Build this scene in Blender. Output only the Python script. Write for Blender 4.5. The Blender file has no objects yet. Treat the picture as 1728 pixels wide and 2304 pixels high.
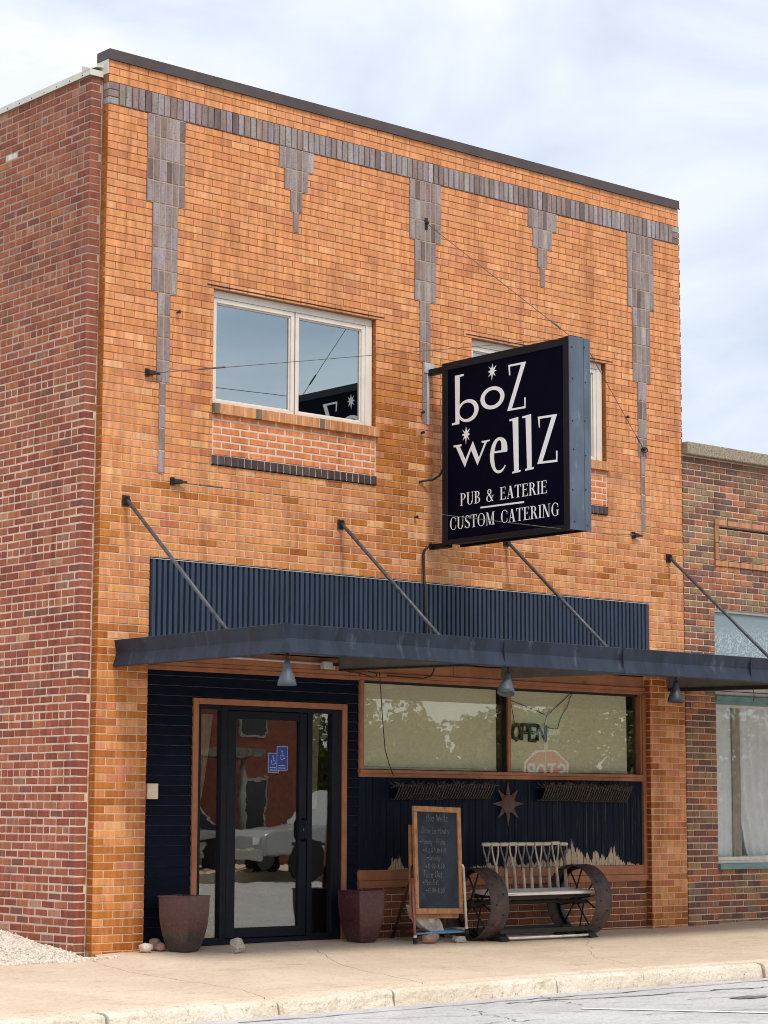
import bpy, math, random
from mathutils import Vector, Matrix, noise
random.seed(7)
rnd = random.random
def U(a, b): return a + (b - a) * random.random()
def clamp(x, a=0., b=1.): return max(a, min(b, x))
def lerp(a, b, t): return a + (b - a) * t
def mix3(a, b, t): return tuple(a[i] + (b[i] - a[i]) * t for i in range(3))

scene = bpy.context.scene
COL = scene.collection

# ------------------------------------------------------------------ camera
CAM_POS = Vector((-10.5543, -15.9419, 1.2045))
YAW, PITCH, ROLL = 0.712748, 0.133595, 0.0033375
FPX = 5000.27
def cam_basis():
    cy, sy = math.cos(YAW), math.sin(YAW)
    fw = Vector((sy, cy, 0)); rt = Vector((cy, -sy, 0)); up = Vector((0, 0, 1))
    cp, sp = math.cos(PITCH), math.sin(PITCH)
    f2 = cp * fw + sp * up; u2 = -sp * fw + cp * up
    cr, sr = math.cos(ROLL), math.sin(ROLL)
    return cr * rt + sr * u2, -sr * rt + cr * u2, f2
RT, UPV, FW = cam_basis()
cd = bpy.data.cameras.new('camera')
cd.sensor_fit = 'HORIZONTAL'; cd.sensor_width = 36.0; cd.lens = FPX / 1728 * 36.0
cd.clip_start = 0.1; cd.clip_end = 2000
cam = bpy.data.objects.new('camera', cd)
m = Matrix((RT, UPV, -FW)).transposed().to_4x4(); m.translation = CAM_POS
cam.matrix_world = m
COL.objects.link(cam); scene.camera = cam
def project(p):
    d = Vector(p) - CAM_POS
    z = d.dot(FW)
    return FPX * d.dot(RT) / z + 864, 1152 - FPX * d.dot(UPV) / z, z

# ------------------------------------------------------------------ sky, sun, exposure
SUN_EL, SUN_AZ = math.radians(56), math.radians(191)      # azimuth clockwise from +y
world = bpy.data.worlds.new('World'); scene.world = world
world.use_nodes = True
nt = world.node_tree; nt.nodes.clear()
def N(t, **k):
    n = nt.nodes.new(t)
    for a, b in k.items(): setattr(n, a, b)
    return n
out = N('ShaderNodeOutputWorld')
sky = N('ShaderNodeTexSky', sky_type='NISHITA', sun_disc=False)
sky.sun_elevation = SUN_EL; sky.sun_rotation = SUN_AZ; sky.air_density = 1.0; sky.dust_density = 1.5
bg1 = N('ShaderNodeBackground'); bg1.inputs[1].default_value = 0.10
nt.links.new(sky.outputs[0], bg1.inputs[0])
tc = N('ShaderNodeTexCoord')
mp = N('ShaderNodeMapping'); mp.inputs['Scale'].default_value = (1.0, 1.0, 2.2); mp.inputs['Location'].default_value = (0.35, 0.1, 0.2)
nt.links.new(tc.outputs['Generated'], mp.inputs[0])
n1 = N('ShaderNodeTexNoise'); n1.inputs['Scale'].default_value = 4.6; n1.inputs['Detail'].default_value = 7; n1.inputs['Roughness'].default_value = 0.52; n1.inputs['Distortion'].default_value = 0.4
nt.links.new(mp.outputs[0], n1.inputs['Vector'])
cr = N('ShaderNodeValToRGB')
e = cr.color_ramp.elements
e[0].position = 0.31; e[0].color = (0.52, 0.585, 0.71, 1)
e[1].position = 0.64; e[1].color = (0.96, 0.955, 0.965, 1)
k = cr.color_ramp.elements.new(0.46); k.color = (0.72, 0.765, 0.855, 1)
nt.links.new(n1.outputs['Fac'], cr.inputs[0])
bg2 = N('ShaderNodeBackground'); bg2.inputs[1].default_value = 0.84
nt.links.new(cr.outputs[0], bg2.inputs[0])
mx = N('ShaderNodeMixShader'); mx.inputs[0].default_value = 0.86
nt.links.new(bg1.outputs[0], mx.inputs[1]); nt.links.new(bg2.outputs[0], mx.inputs[2])
nt.links.new(mx.outputs[0], out.inputs[0])

sd = bpy.data.lights.new('sun', 'SUN'); sd.energy = 1.5; sd.angle = math.radians(11); sd.color = (1.0, 0.94, 0.85)
sun = bpy.data.objects.new('sun', sd); COL.objects.link(sun)
sdir = Vector((math.sin(SUN_AZ) * math.cos(SUN_EL), math.cos(SUN_AZ) * math.cos(SUN_EL), math.sin(SUN_EL)))
sun.rotation_euler = (-sdir).to_track_quat('-Z', 'Y').to_euler(); sun.location = (0, -10, 30)

vs = scene.view_settings
vs.view_transform = 'Standard'; vs.look = 'None'; vs.exposure = 0.6; vs.gamma = 1.0; vs.use_curve_mapping = False
scene.render.engine = 'CYCLES'
scene.cycles.max_bounces = 6; scene.cycles.diffuse_bounces = 3; scene.cycles.glossy_bounces = 3
scene.cycles.transparent_max_bounces = 8; scene.cycles.transmission_bounces = 2
scene.cycles.use_denoising = True; scene.cycles.filter_width = 1.0; scene.cycles.caustics_reflective = False; scene.cycles.caustics_refractive = False

# ------------------------------------------------------------------ materials
def newmat(name):
    m = bpy.data.materials.new(name); m.use_nodes = True
    t = m.node_tree; t.nodes.clear()
    o = t.nodes.new('ShaderNodeOutputMaterial'); p = t.nodes.new('ShaderNodeBsdfPrincipled')
    t.links.new(p.outputs[0], o.inputs[0])
    return m, t, p
def nd(t, typ, **k):
    n = t.nodes.new(typ)
    for a, b in k.items(): setattr(n, a, b)
    return n
def mathn(t, op, a, b=None, c=None, clampit=False):
    n = nd(t, 'ShaderNodeMath', operation=op); n.use_clamp = clampit
    for i, v in enumerate((a, b, c)):
        if v is None: continue
        if isinstance(v, (int, float)): n.inputs[i].default_value = v
        else: t.links.new(v, n.inputs[i])
    return n.outputs[0]
def mixn(t, fac, a, b, blend='MIX'):
    n = nd(t, 'ShaderNodeMix', data_type='RGBA', blend_type=blend)
    for sock, v in ((n.inputs[0], fac), (n.inputs[6], a), (n.inputs[7], b)):
        if isinstance(v, (int, float)): sock.default_value = v
        elif isinstance(v, tuple): sock.default_value = (v[0], v[1], v[2], 1)
        else: t.links.new(v, sock)
    return n.outputs[2]
def noisen(t, vec, scale, detail=4, rough=.55, dist=0.0):
    n = nd(t, 'ShaderNodeTexNoise'); n.inputs['Scale'].default_value = scale; n.inputs['Detail'].default_value = detail
    n.inputs['Roughness'].default_value = rough; n.inputs['Distortion'].default_value = dist
    t.links.new(vec, n.inputs['Vector']); return n.outputs['Fac']
def rampn(t, v, lo, hi):
    n = nd(t, 'ShaderNodeMapRange'); n.inputs[1].default_value = lo; n.inputs[2].default_value = hi
    n.interpolation_type = 'SMOOTHSTEP'
    t.links.new(v, n.inputs[0]); return n.outputs[0]
def posn(t, scale=(1, 1, 1)):
    g = nd(t, 'ShaderNodeNewGeometry'); mpn = nd(t, 'ShaderNodeMapping'); mpn.inputs['Scale'].default_value = scale
    t.links.new(g.outputs['Position'], mpn.inputs[0]); return mpn.outputs[0]
def bumpn(t, p, h, strength=.3, dist=.01):
    b = nd(t, 'ShaderNodeBump'); b.inputs['Strength'].default_value = strength; b.inputs['Distance'].default_value = dist
    t.links.new(h, b.inputs['Height']); t.links.new(b.outputs[0], p.inputs['Normal'])

def M(name, col, rough=.6, var=.15, scale=9, stretch=(1, 1, 1), bump=.15, bscale=60, metallic=0., spec=.5, col2=None, c2lo=.5, c2hi=.7, c2scale=5):
    m, t, p = newmat(name)
    pv = posn(t, stretch)
    f = noisen(t, pv, scale, 6)
    dark = tuple(c * (1 - var) for c in col); lite = tuple(min(1, c * (1 + var)) for c in col)
    c = mixn(t, rampn(t, f, .3, .7), dark, lite)
    if col2: c = mixn(t, rampn(t, noisen(t, pv, c2scale, 8, .62), c2lo, c2hi), c, col2)
    t.links.new(c, p.inputs['Base Color'])
    p.inputs['Roughness'].default_value = rough; p.inputs['Metallic'].default_value = metallic
    p.inputs['Specular IOR Level'].default_value = spec
    if bump: bumpn(t, p, noisen(t, pv, bscale, 5, .6), bump, .006)
    return m

def brick_material(name, rough=.75, dirt=(.05, .03, .02), dirt_amt=.35, spots=.0, bump=.5, streak=.75):
    m, t, p = newmat(name)
    oi = nd(t, 'ShaderNodeObjectInfo'); at = nd(t, 'ShaderNodeAttribute'); at.attribute_name = 'bcol'
    base = mixn(t, 1.0, oi.outputs['Color'], at.outputs['Color'], 'ADD')
    pv = posn(t); ps = posn(t, (22, 22, 3.5))
    f = noisen(t, ps, 1.0, 3, .5)                       # vertical flash marks along the faces
    base = mixn(t, rampn(t, f, .30, .75), mixn(t, 1.0, base, (.80, .76, .72), 'MULTIPLY'), mixn(t, 1.0, base, (1.14, 1.13, 1.10), 'MULTIPLY'))
    st = noisen(t, posn(t, (3.2, 3.2, .32)), 1.0, 6, .62, .3)
    base = mixn(t, mathn(t, 'MULTIPLY', rampn(t, st, .50, .74), streak), base, mixn(t, 1.0, base, (.60, .50, .44), 'MULTIPLY'))
    bl = noisen(t, pv, 1.1, 5, .6)
    base = mixn(t, mathn(t, 'MULTIPLY', rampn(t, bl, .48, .70), streak * .6), base, mixn(t, 1.0, base, (1.16, 1.17, 1.16), 'MULTIPLY'))
    g = noisen(t, pv, 55, 6, .65)
    base = mixn(t, mathn(t, 'MULTIPLY', rampn(t, g, .52, .78), dirt_amt), base, dirt)
    if spots:
        s = noisen(t, pv, 70, 3, .6); base = mixn(t, mathn(t, 'MULTIPLY', rampn(t, s, .60, .66), spots), base, (.03, .02, .015))
    t.links.new(base, p.inputs['Base Color'])
    p.inputs['Roughness'].default_value = rough; p.inputs['Specular IOR Level'].default_value = .35
    h = mathn(t, 'ADD', noisen(t, pv, 120, 5, .6), mathn(t, 'MULTIPLY', noisen(t, pv, 25, 3), 1.2))
    bumpn(t, p, h, bump, .004)
    return m

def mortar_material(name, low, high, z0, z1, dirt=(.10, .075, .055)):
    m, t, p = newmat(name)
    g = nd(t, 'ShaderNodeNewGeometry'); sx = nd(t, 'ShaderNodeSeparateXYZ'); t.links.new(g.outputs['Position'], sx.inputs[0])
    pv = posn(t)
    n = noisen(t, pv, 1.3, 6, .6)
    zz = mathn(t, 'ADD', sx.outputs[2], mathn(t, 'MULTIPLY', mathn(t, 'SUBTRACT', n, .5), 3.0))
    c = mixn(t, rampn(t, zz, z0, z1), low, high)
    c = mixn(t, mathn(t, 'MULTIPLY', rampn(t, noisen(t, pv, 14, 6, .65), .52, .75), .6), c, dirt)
    t.links.new(c, p.inputs['Base Color']); p.inputs['Roughness'].default_value = .95
    bumpn(t, p, noisen(t, pv, 160, 4, .6), .6, .004)
    return m

def glass_material(name, gloss=.35, tint=(.9, .92, .9), trans=(.75, .78, .76), wave=0.0, wscale=3., rough=0.0):
    m = bpy.data.materials.new(name); m.use_nodes = True
    t = m.node_tree; t.nodes.clear()
    o = t.nodes.new('ShaderNodeOutputMaterial'); mx = t.nodes.new('ShaderNodeMixShader')
    tr = t.nodes.new('ShaderNodeBsdfTransparent'); tr.inputs[0].default_value = (*trans, 1)
    gl = t.nodes.new('ShaderNodeBsdfGlossy'); gl.inputs[0].default_value = (*tint, 1); gl.inputs['Roughness'].default_value = rough
    fr = t.nodes.new('ShaderNodeLayerWeight'); fr.inputs[0].default_value = .5
    f = mathn(t, 'ADD', mathn(t, 'MULTIPLY', mathn(t, 'POWER', fr.outputs['Facing'], 3.0), .8), gloss, clampit=True)
    t.links.new(f, mx.inputs[0]); t.links.new(tr.outputs[0], mx.inputs[1]); t.links.new(gl.outputs[0], mx.inputs[2])
    t.links.new(mx.outputs[0], o.inputs[0])
    if wave:
        b = nd(t, 'ShaderNodeBump'); b.inputs['Strength'].default_value = wave; b.inputs['Distance'].default_value = .02
        t.links.new(noisen(t, posn(t, (1, 1, 1.5)), wscale, 3, .45), b.inputs['Height']); t.links.new(b.outputs[0], gl.inputs['Normal'])
    return m

MAT = {}
MAT['orange_brick'] = brick_material('orange_brick', .62, (.20, .07, .02), .30, 0, .35)
MAT['red_brick'] = brick_material('red_brick', .85, (.10, .035, .025), .45, 0, .7)
MAT['dark_brick'] = brick_material('dark_brick', .45, (.06, .045, .05), .55, .55, .4)
MAT['mixed_brick'] = brick_material('mixed_brick', .8, (.08, .04, .025), .4, .25, .6)
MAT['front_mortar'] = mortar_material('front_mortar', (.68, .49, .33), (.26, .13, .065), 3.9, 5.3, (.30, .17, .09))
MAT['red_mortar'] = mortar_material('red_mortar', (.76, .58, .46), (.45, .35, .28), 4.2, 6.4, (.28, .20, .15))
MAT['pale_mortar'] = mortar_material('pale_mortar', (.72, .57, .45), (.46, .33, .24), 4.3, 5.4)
MAT['white_mortar'] = mortar_material('white_mortar', (.72, .56, .44), (.72, .56, .44), 9, 10, (.4, .25, .16))
MAT['navy_metal'] = M('navy_metal', (.022, .030, .048), .5, .25, 3, (2.2, 2.2, .4), .22, 14, 0, .22, (.085, .10, .125), .57, .78, 5)
MAT['navy_slat'] = M('navy_slat', (.026, .042, .076), .5, .18, 14, (1, 1, .15), .15, 30, 0, .5, (.09, .11, .15), .66, .85, 7)
MAT['navy_paint'] = M('navy_paint', (.0030, .0065, .017), .7, .25, 8, (1, 1, 2), .2, 40, 0, .12)
MAT['pale_edge'] = M('pale_edge', (.055, .065, .080), .7, .5, 10, (1, 1, 1), .2, 60, 0, .3, (.30, .26, .20), .62, .72, 3)
MAT['navy_frame'] = M('navy_frame', (.0055, .0075, .015), .5, .15, 10, bump=.05, spec=.2)
MAT['sign_face'] = M('sign_face', (.0010, .0015, .0105), .6, .08, 3, bump=0, spec=.05)
MAT['sign_case'] = M('sign_case', (.0055, .0095, .016), .45, .2, 6, bump=.08, spec=.25)
MAT['sign_edge'] = M('sign_edge', (.080, .108, .148), .42, .22, 5, (1, 1, .35), .12, 40, 0, .5, (.20, .25, .31), .58, .80, 9)
MAT['white_letter'] = M('white_letter', (.93, .96, .99), .45, .03, 5, bump=0)
MAT['brown_trim'] = M('brown_trim', (.37, .145, .066), .6, .15, 6, (1, 1, 1), .25, 45, 0, .4, (.16, .055, .025), .62, .8, 7)
MAT['coping'] = M('coping', (.070, .050, .048), .5, .15, 4, bump=.08)
MAT['flashing'] = M('flashing', (.66, .64, .57), .5, .08, 5, bump=.1, col2=(.42, .38, .30), c2lo=.6, c2hi=.8)
MAT['window_frame'] = M('window_frame', (.74, .67, .59), .55, .06, 5, bump=.08)
MAT['dark_gap'] = M('dark_gap', (.008, .008, .010), .8, .1, 5, bump=0)
MAT['interior'] = M('interior', (.055, .050, .045), .9, .3, 2, bump=0)
MAT['shade_cloth'] = M('shade_cloth', (.88, .84, .60), .9, .05, 120, (.2, 1, 1), .25, 300)
MAT['hem'] = M('hem', (.78, .78, .70), .6, .05, 8, bump=0)
MAT['curtain'] = M('curtain', (.97, .98, .98), .9, .05, 12, bump=.1)
MAT['curtain_cream'] = M('curtain_cream', (.58, .52, .43), .9, .1, 12, bump=.1)
MAT['cable_black'] = M('cable_black', (.016, .014, .014), .6, .2, 20, bump=0)
MAT['rusty_wire'] = M('rusty_wire', (.125, .098, .082), .75, .4, 30, bump=.2)
MAT['rod_steel'] = M('rod_steel', (.080, .088, .100), .5, .35, 18, (1, 1, 1), .2, 60, .2)
MAT['rust'] = M('rust', (.056, .036, .033), .62, .35, 16, bump=.45, bscale=70, col2=(.16, .070, .035), c2lo=.55, c2hi=.8, c2scale=11)
MAT['rust_dark'] = M('rust_dark', (.018, .014, .013), .7, .35, 16, bump=.3)
MAT['sun_rust'] = M('sun_rust', (.095, .044, .038), .7, .2, 20, bump=.25)
MAT['weathered_wood'] = M('weathered_wood', (.80, .76, .70), .85, .22, 14, (.4, 3, 3), .5, 50, 0, .3, (.25, .22, .18), .55, .75, 9)
MAT['handle_wood'] = M('handle_wood', (.50, .43, .33), .8, .3, 12, (3, 3, .6), .35, 50, 0, .3, (.16, .12, .085), .56, .74, 7)
MAT['grip_wood'] = M('grip_wood', (.55, .50, .38), .75, .15, 20, (3, 3, 1), .25, 60)
MAT['fork_metal'] = M('fork_metal', (.17, .14, .12), .6, .35, 25, bump=.3)
MAT['board_frame'] = M('board_frame', (.42, .20, .085), .55, .25, 10, (2, 2, 1), .25, 40, 0, .4, (.13, .05, .02), .60, .74, 13)
MAT['chalk_slate'] = M('chalk_slate', (.026, .036, .050), .8, .35, 5, (1, 1, 1), .05, 60, 0, .3, (.085, .095, .105), .52, .80, 6)
MAT['chalk'] = M('chalk', (.185, .20, .205), .95, .4, 60, bump=0)
MAT['red_paint'] = M('red_paint', (.11, .022, .022), .5, .25, 12, bump=.1)
MAT['pink_paint'] = M('pink_paint', (.30, .12, .10), .5, .25, 12, bump=.1)
MAT['cream_paint'] = M('cream_paint', (.62, .56, .44), .5, .15, 12, bump=.1)
MAT['blue_slat'] = M('blue_slat', (.10, .26, .42), .5, .25, 12, bump=.1)
MAT['rubber'] = M('rubber', (.008, .008, .008), .7, .2, 10, bump=0)
MAT['rock'] = M('rock', (.30, .25, .21), .9, .3, 9, bump=.8, bscale=28, col2=(.16, .13, .11), c2lo=.5, c2hi=.75)
MAT['rock_grey'] = M('rock_grey', (.46, .41, .36), .9, .3, 12, bump=.9, bscale=34, col2=(.22, .18, .15), c2lo=.50, c2hi=.72, c2scale=8)
MAT['rock_pink'] = M('rock_pink', (.36, .22, .17), .9, .3, 9, bump=.8, bscale=28)
MAT['rock_white'] = M('rock_white', (.66, .58, .50), .9, .2, 14, bump=.7, bscale=30)
MAT['concrete_lump'] = M('concrete_lump', (.42, .38, .32), .95, .25, 30, bump=.9, bscale=60, col2=(.16, .14, .12), c2lo=.55, c2hi=.66, c2scale=40)
MAT['lamp_grey'] = M('lamp_grey', (.065, .082, .104), .5, .12, 8, bump=.05)
MAT['lamp_dark'] = M('lamp_dark', (.026, .036, .050), .5, .15, 8, bump=.05)
MAT['soffit'] = M('soffit', (.17, .16, .15), .7, .12, 6, bump=.1)
MAT['galv'] = M('galv', (.48, .47, .45), .5, .12, 12, bump=.05)
MAT['ivory'] = M('ivory', (.72, .62, .47), .5, .05, 8, bump=.05)
MAT['teal'] = M('teal', (.17, .30, .30), .55, .12, 7, bump=.15, col2=(.09, .15, .15), c2lo=.62, c2hi=.8)
MAT['white_board'] = M('white_board', (.70, .66, .60), .65, .1, 7, bump=.15, col2=(.42, .37, .30), c2lo=.6, c2hi=.8)
MAT['cap_stone'] = M('cap_stone', (.33, .27, .20), .95, .25, 40, bump=.8, bscale=90, col2=(.13, .10, .08), c2lo=.52, c2hi=.66, c2scale=60)
MAT['coir'] = M('coir', (.008, .006, .005), .95, .5, 40, bump=.8, bscale=90)
MAT['dry_stem'] = M('dry_stem', (.15, .095, .05), .95, .5, 40, bump=0)
MAT['blue_notice'] = M('blue_notice', (.010, .045, .30), .4, .05, 8, bump=0)
MAT['notice_edge'] = M('notice_edge', (.45, .52, .60), .5, .05, 8, bump=0)
MAT['neon_dark'] = M('neon_dark', (.010, .011, .013), .4, .1, 8, bump=0)
MAT['neon_tube'] = M('neon_tube', (.15, .16, .12), .3, .1, 8, bump=0)

def planter_material(name, top, low, zmid):
    m, t, p = newmat(name)
    g = nd(t, 'ShaderNodeNewGeometry'); sx = nd(t, 'ShaderNodeSeparateXYZ'); t.links.new(g.outputs['Position'], sx.inputs[0])
    pv = posn(t)
    z = mathn(t, 'ADD', sx.outputs[2], mathn(t, 'MULTIPLY', mathn(t, 'SUBTRACT', noisen(t, pv, 9, 6, .6), .5), .30))
    c = mixn(t, rampn(t, z, zmid - .05, zmid + .06), low, top)
    c = mixn(t, mathn(t, 'MULTIPLY', rampn(t, noisen(t, pv, 34, 6, .7), .48, .78), .7), c, (.16, .085, .07))
    t.links.new(c, p.inputs['Base Color']); p.inputs['Roughness'].default_value = .27
    bumpn(t, p, noisen(t, pv, 45, 4), .18, .006)
    return m
MAT['planter_brown'] = planter_material('planter_brown', (.078, .028, .028), (.046, .036, .032), .17)
MAT['planter_plum'] = planter_material('planter_plum', (.070, .022, .026), (.045, .020, .022), .05)
MAT['planter_soil'] = M('planter_soil', (.16, .060, .025), .9, .3, 20, bump=.4)

def panel_material():
    """navy boards whose paint has peeled to bare wood along the bottom"""
    m, t, p = newmat('peeling_navy')
    g = nd(t, 'ShaderNodeNewGeometry'); sx = nd(t, 'ShaderNodeSeparateXYZ'); t.links.new(g.outputs['Position'], sx.inputs[0])
    pv = posn(t); ps = posn(t, (11, 11, 1.4))
    n = noisen(t, ps, 1.0, 4, .6)
    fine = noisen(t, posn(t, (60, 60, 7)), 1.0, 4, .6)
    # peel front: height of bare wood varies along the wall
    prof = nd(t, 'ShaderNodeFloatCurve')
    cu = prof.mapping.curves[0]
    pts = [(0, .0), (.09, .02), (.115, .55), (.135, .40), (.17, .02), (.22, .16), (.30, .20), (.34, .05), (.43, .14), (.48, .08), (.515, .50), (.54, .12), (.57, .22), (.64, .30), (.70, .46), (.755, .88), (.785, .40), (.83, .74), (.86, .34), (.88, .70), (.92, .20), (1, .05)]
    cu.points[0].location = pts[0]; cu.points[1].location = pts[-1]
    for q in pts[1:-1]: cu.points.new(*q)
    prof.mapping.update()
    xr = nd(t, 'ShaderNodeMapRange'); xr.inputs[1].default_value = 3.0; xr.inputs[2].default_value = 6.88
    t.links.new(sx.outputs[0], xr.inputs[0]); t.links.new(xr.outputs[0], prof.inputs['Value'])
    h = mathn(t, 'SUBTRACT', sx.outputs[2], .645)                                   # metres above the ledger
    lim = mathn(t, 'MULTIPLY', mathn(t, 'MULTIPLY', prof.outputs[0], mathn(t, 'POWER', n, 2.0)), .86)
    brk = noisen(t, posn(t, (24, 24, 6)), 1.0, 5, .7)
    depth = mathn(t, 'SUBTRACT', mathn(t, 'ADD', lim, mathn(t, 'MULTIPLY', mathn(t, 'SUBTRACT', brk, .5), .16)), h)
    peel = mathn(t, 'MULTIPLY', rampn(t, depth, -.004, .012), rampn(t, fine, .34, .46))
    specks = mathn(t, 'GREATER_THAN', mathn(t, 'MULTIPLY', noisen(t, posn(t, (34, 34, 5)), 1.0, 5, .6), 1), .735)
    wear = mathn(t, 'MULTIPLY', mathn(t, 'MULTIPLY', rampn(t, noisen(t, posn(t, (46, 46, 1.3)), 1.0, 6, .7), .56, .72), rampn(t, sx.outputs[0], 4.2, 6.0)), .24)
    mask = mathn(t, 'MAXIMUM', mathn(t, 'MULTIPLY', peel, .92), mathn(t, 'MAXIMUM', mathn(t, 'MULTIPLY', specks, .75), wear))
    fade = mixn(t, rampn(t, n, .5, .8), (.0035, .0085, .020), (.013, .024, .042))
    wood = mixn(t, brk, (.36, .25, .16), (.70, .56, .41))
    t.links.new(mixn(t, mask, fade, wood), p.inputs['Base Color']); p.inputs['Roughness'].default_value = .7; p.inputs['Specular IOR Level'].default_value = .15
    bumpn(t, p, mathn(t, 'SUBTRACT', fine, mask), .3, .004)
    return m
MAT['peeling_navy'] = panel_material()

def concrete_material(name, a, b, stain, bump=.5, speck=.5, pit=.0):
    m, t, p = newmat(name)
    pv = posn(t)
    c = mixn(t, rampn(t, noisen(t, pv, .9, 8, .62, .6), .32, .68), a, b)
    c = mixn(t, mathn(t, 'MULTIPLY', rampn(t, noisen(t, posn(t, (1, 1.6, 1.6)), 4.5, 10, .74, .5), .50, .74), .75), c, stain)
    sp = noisen(t, pv, 36, 6, .8)
    c = mixn(t, mathn(t, 'MULTIPLY', rampn(t, sp, .50, .70), speck), c, tuple(x * .62 for x in stain))
    c = mixn(t, mathn(t, 'MULTIPLY', rampn(t, sp, .46, .30), speck * .55), c, tuple(min(1, x * 1.18) for x in b))
    if pit:
        q = noisen(t, pv, 19, 5, .75, .8); c = mixn(t, mathn(t, 'MULTIPLY', rampn(t, q, .60, .67), pit), c, tuple(x * .28 for x in stain))
    t.links.new(c, p.inputs['Base Color']); p.inputs['Roughness'].default_value = .92; p.inputs['Specular IOR Level'].default_value = .25
    h = mathn(t, 'ADD', noisen(t, pv, 90, 5, .7), mathn(t, 'MULTIPLY', noisen(t, pv, 14, 6, .65), 2.2))
    bumpn(t, p, h, bump, .010)
    return m
MAT['sidewalk'] = concrete_material('sidewalk', (.70, .545, .40), (.80, .645, .49), (.50, .37, .26), .6, .5, .22)
MAT['sidewalk_patch'] = concrete_material('sidewalk_patch', (.72, .60, .48), (.80, .69, .57), (.56, .45, .34), .5, .42)
MAT['kerb'] = concrete_material('kerb', (.78, .66, .50), (.88, .79, .65), (.50, .37, .23), .9, .55, .75)
MAT['road'] = concrete_material('road', (.60, .575, .565), (.72, .695, .68), (.34, .325, .33), .9, .6, .25)
MAT['bedding'] = M('bedding', (.17, .125, .085), .95, .3, 20, bump=.4)
MAT['asphalt'] = M('asphalt', (.075, .073, .072), .9, .3, 2, bump=.5, bscale=90)
MAT['gravel'] = M('gravel', (.72, .64, .54), .95, .22, 24, bump=.6, bscale=120, col2=(.40, .34, .28), c2lo=.55, c2hi=.75, c2scale=30)
MAT['road_paint'] = M('road_paint', (.80, .79, .77), .7, .08, 12, bump=.3, col2=(.52, .5, .5), c2lo=.55, c2hi=.7, c2scale=14)
MAT['grass'] = M('grass', (.085, .105, .030), .95, .35, 1.5, bump=.5, bscale=20)
MAT['leaf'] = M('leaf', (.18, .205, .050), .8, .45, 3, bump=0)
MAT['bark'] = M('bark', (.10, .075, .055), .9, .3, 12, (3, 3, .5), .5, 20)
MAT['house_brick'] = M('house_brick', (.34, .105, .070), .85, .2, 6, bump=.2)
MAT['white_paint'] = M('white_paint', (.75, .75, .73), .5, .05, 4, bump=0)
MAT['roof_shingle'] = M('roof_shingle', (.10, .09, .085), .9, .3, 8, bump=.3)
MAT['car_white'] = M('car_white', (.78, .78, .78), .2, .02, 4, bump=0)
MAT['truck_silver'] = M('truck_silver', (.46, .47, .47), .25, .04, 4, metallic=.3, bump=0)
MAT['car_glass'] = M('car_glass', (.02, .025, .03), .08, .1, 4, bump=0)
MAT['lamp_red'] = M('lamp_red', (.45, .02, .02), .3, .1, 4, bump=0)
MAT['stop_red'] = M('stop_red', (.66, .035, .030), .5, .05, 4, bump=0)
MAT['sign_green'] = M('sign_green', (.02, .22, .12), .5, .05, 4, bump=0)
MAT['yellow_paint'] = M('yellow_paint', (.62, .38, .03), .7, .1, 8, bump=.1)
MAT['glass_upper'] = glass_material('glass_upper', .50, (.74, .84, .845), (.40, .46, .47), .015, 1.2)
MAT['glass_shop'] = glass_material('glass_shop', .095, (.92, .95, .88), (.98, .985, .96), .012, 1.6)
MAT['glass_door'] = glass_material('glass_door', .155, (.95, .92, .86), (.85, .87, .83), .018, 2.6)
MAT['glass_next'] = glass_material('glass_next', .045, (.9, .95, .97), (.97, .985, .985), .02, 2.0)
def frosted():
    m, t, p = newmat('frosted_glass'); pv = posn(t)
    g = nd(t, 'ShaderNodeNewGeometry'); sx = nd(t, 'ShaderNodeSeparateXYZ'); t.links.new(g.outputs['Position'], sx.inputs[0])
    n = noisen(t, pv, 45, 5, .7, .6)
    fac = mathn(t, 'MULTIPLY', rampn(t, n, .45, .62), rampn(t, sx.outputs[2], 3.32, 3.05))
    t.links.new(mixn(t, fac, (.24, .31, .34), (.50, .60, .62)), p.inputs['Base Color']); p.inputs['Roughness'].default_value = .35
    bumpn(t, p, n, .3, .004); return m
MAT['frosted_glass'] = frosted()

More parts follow.
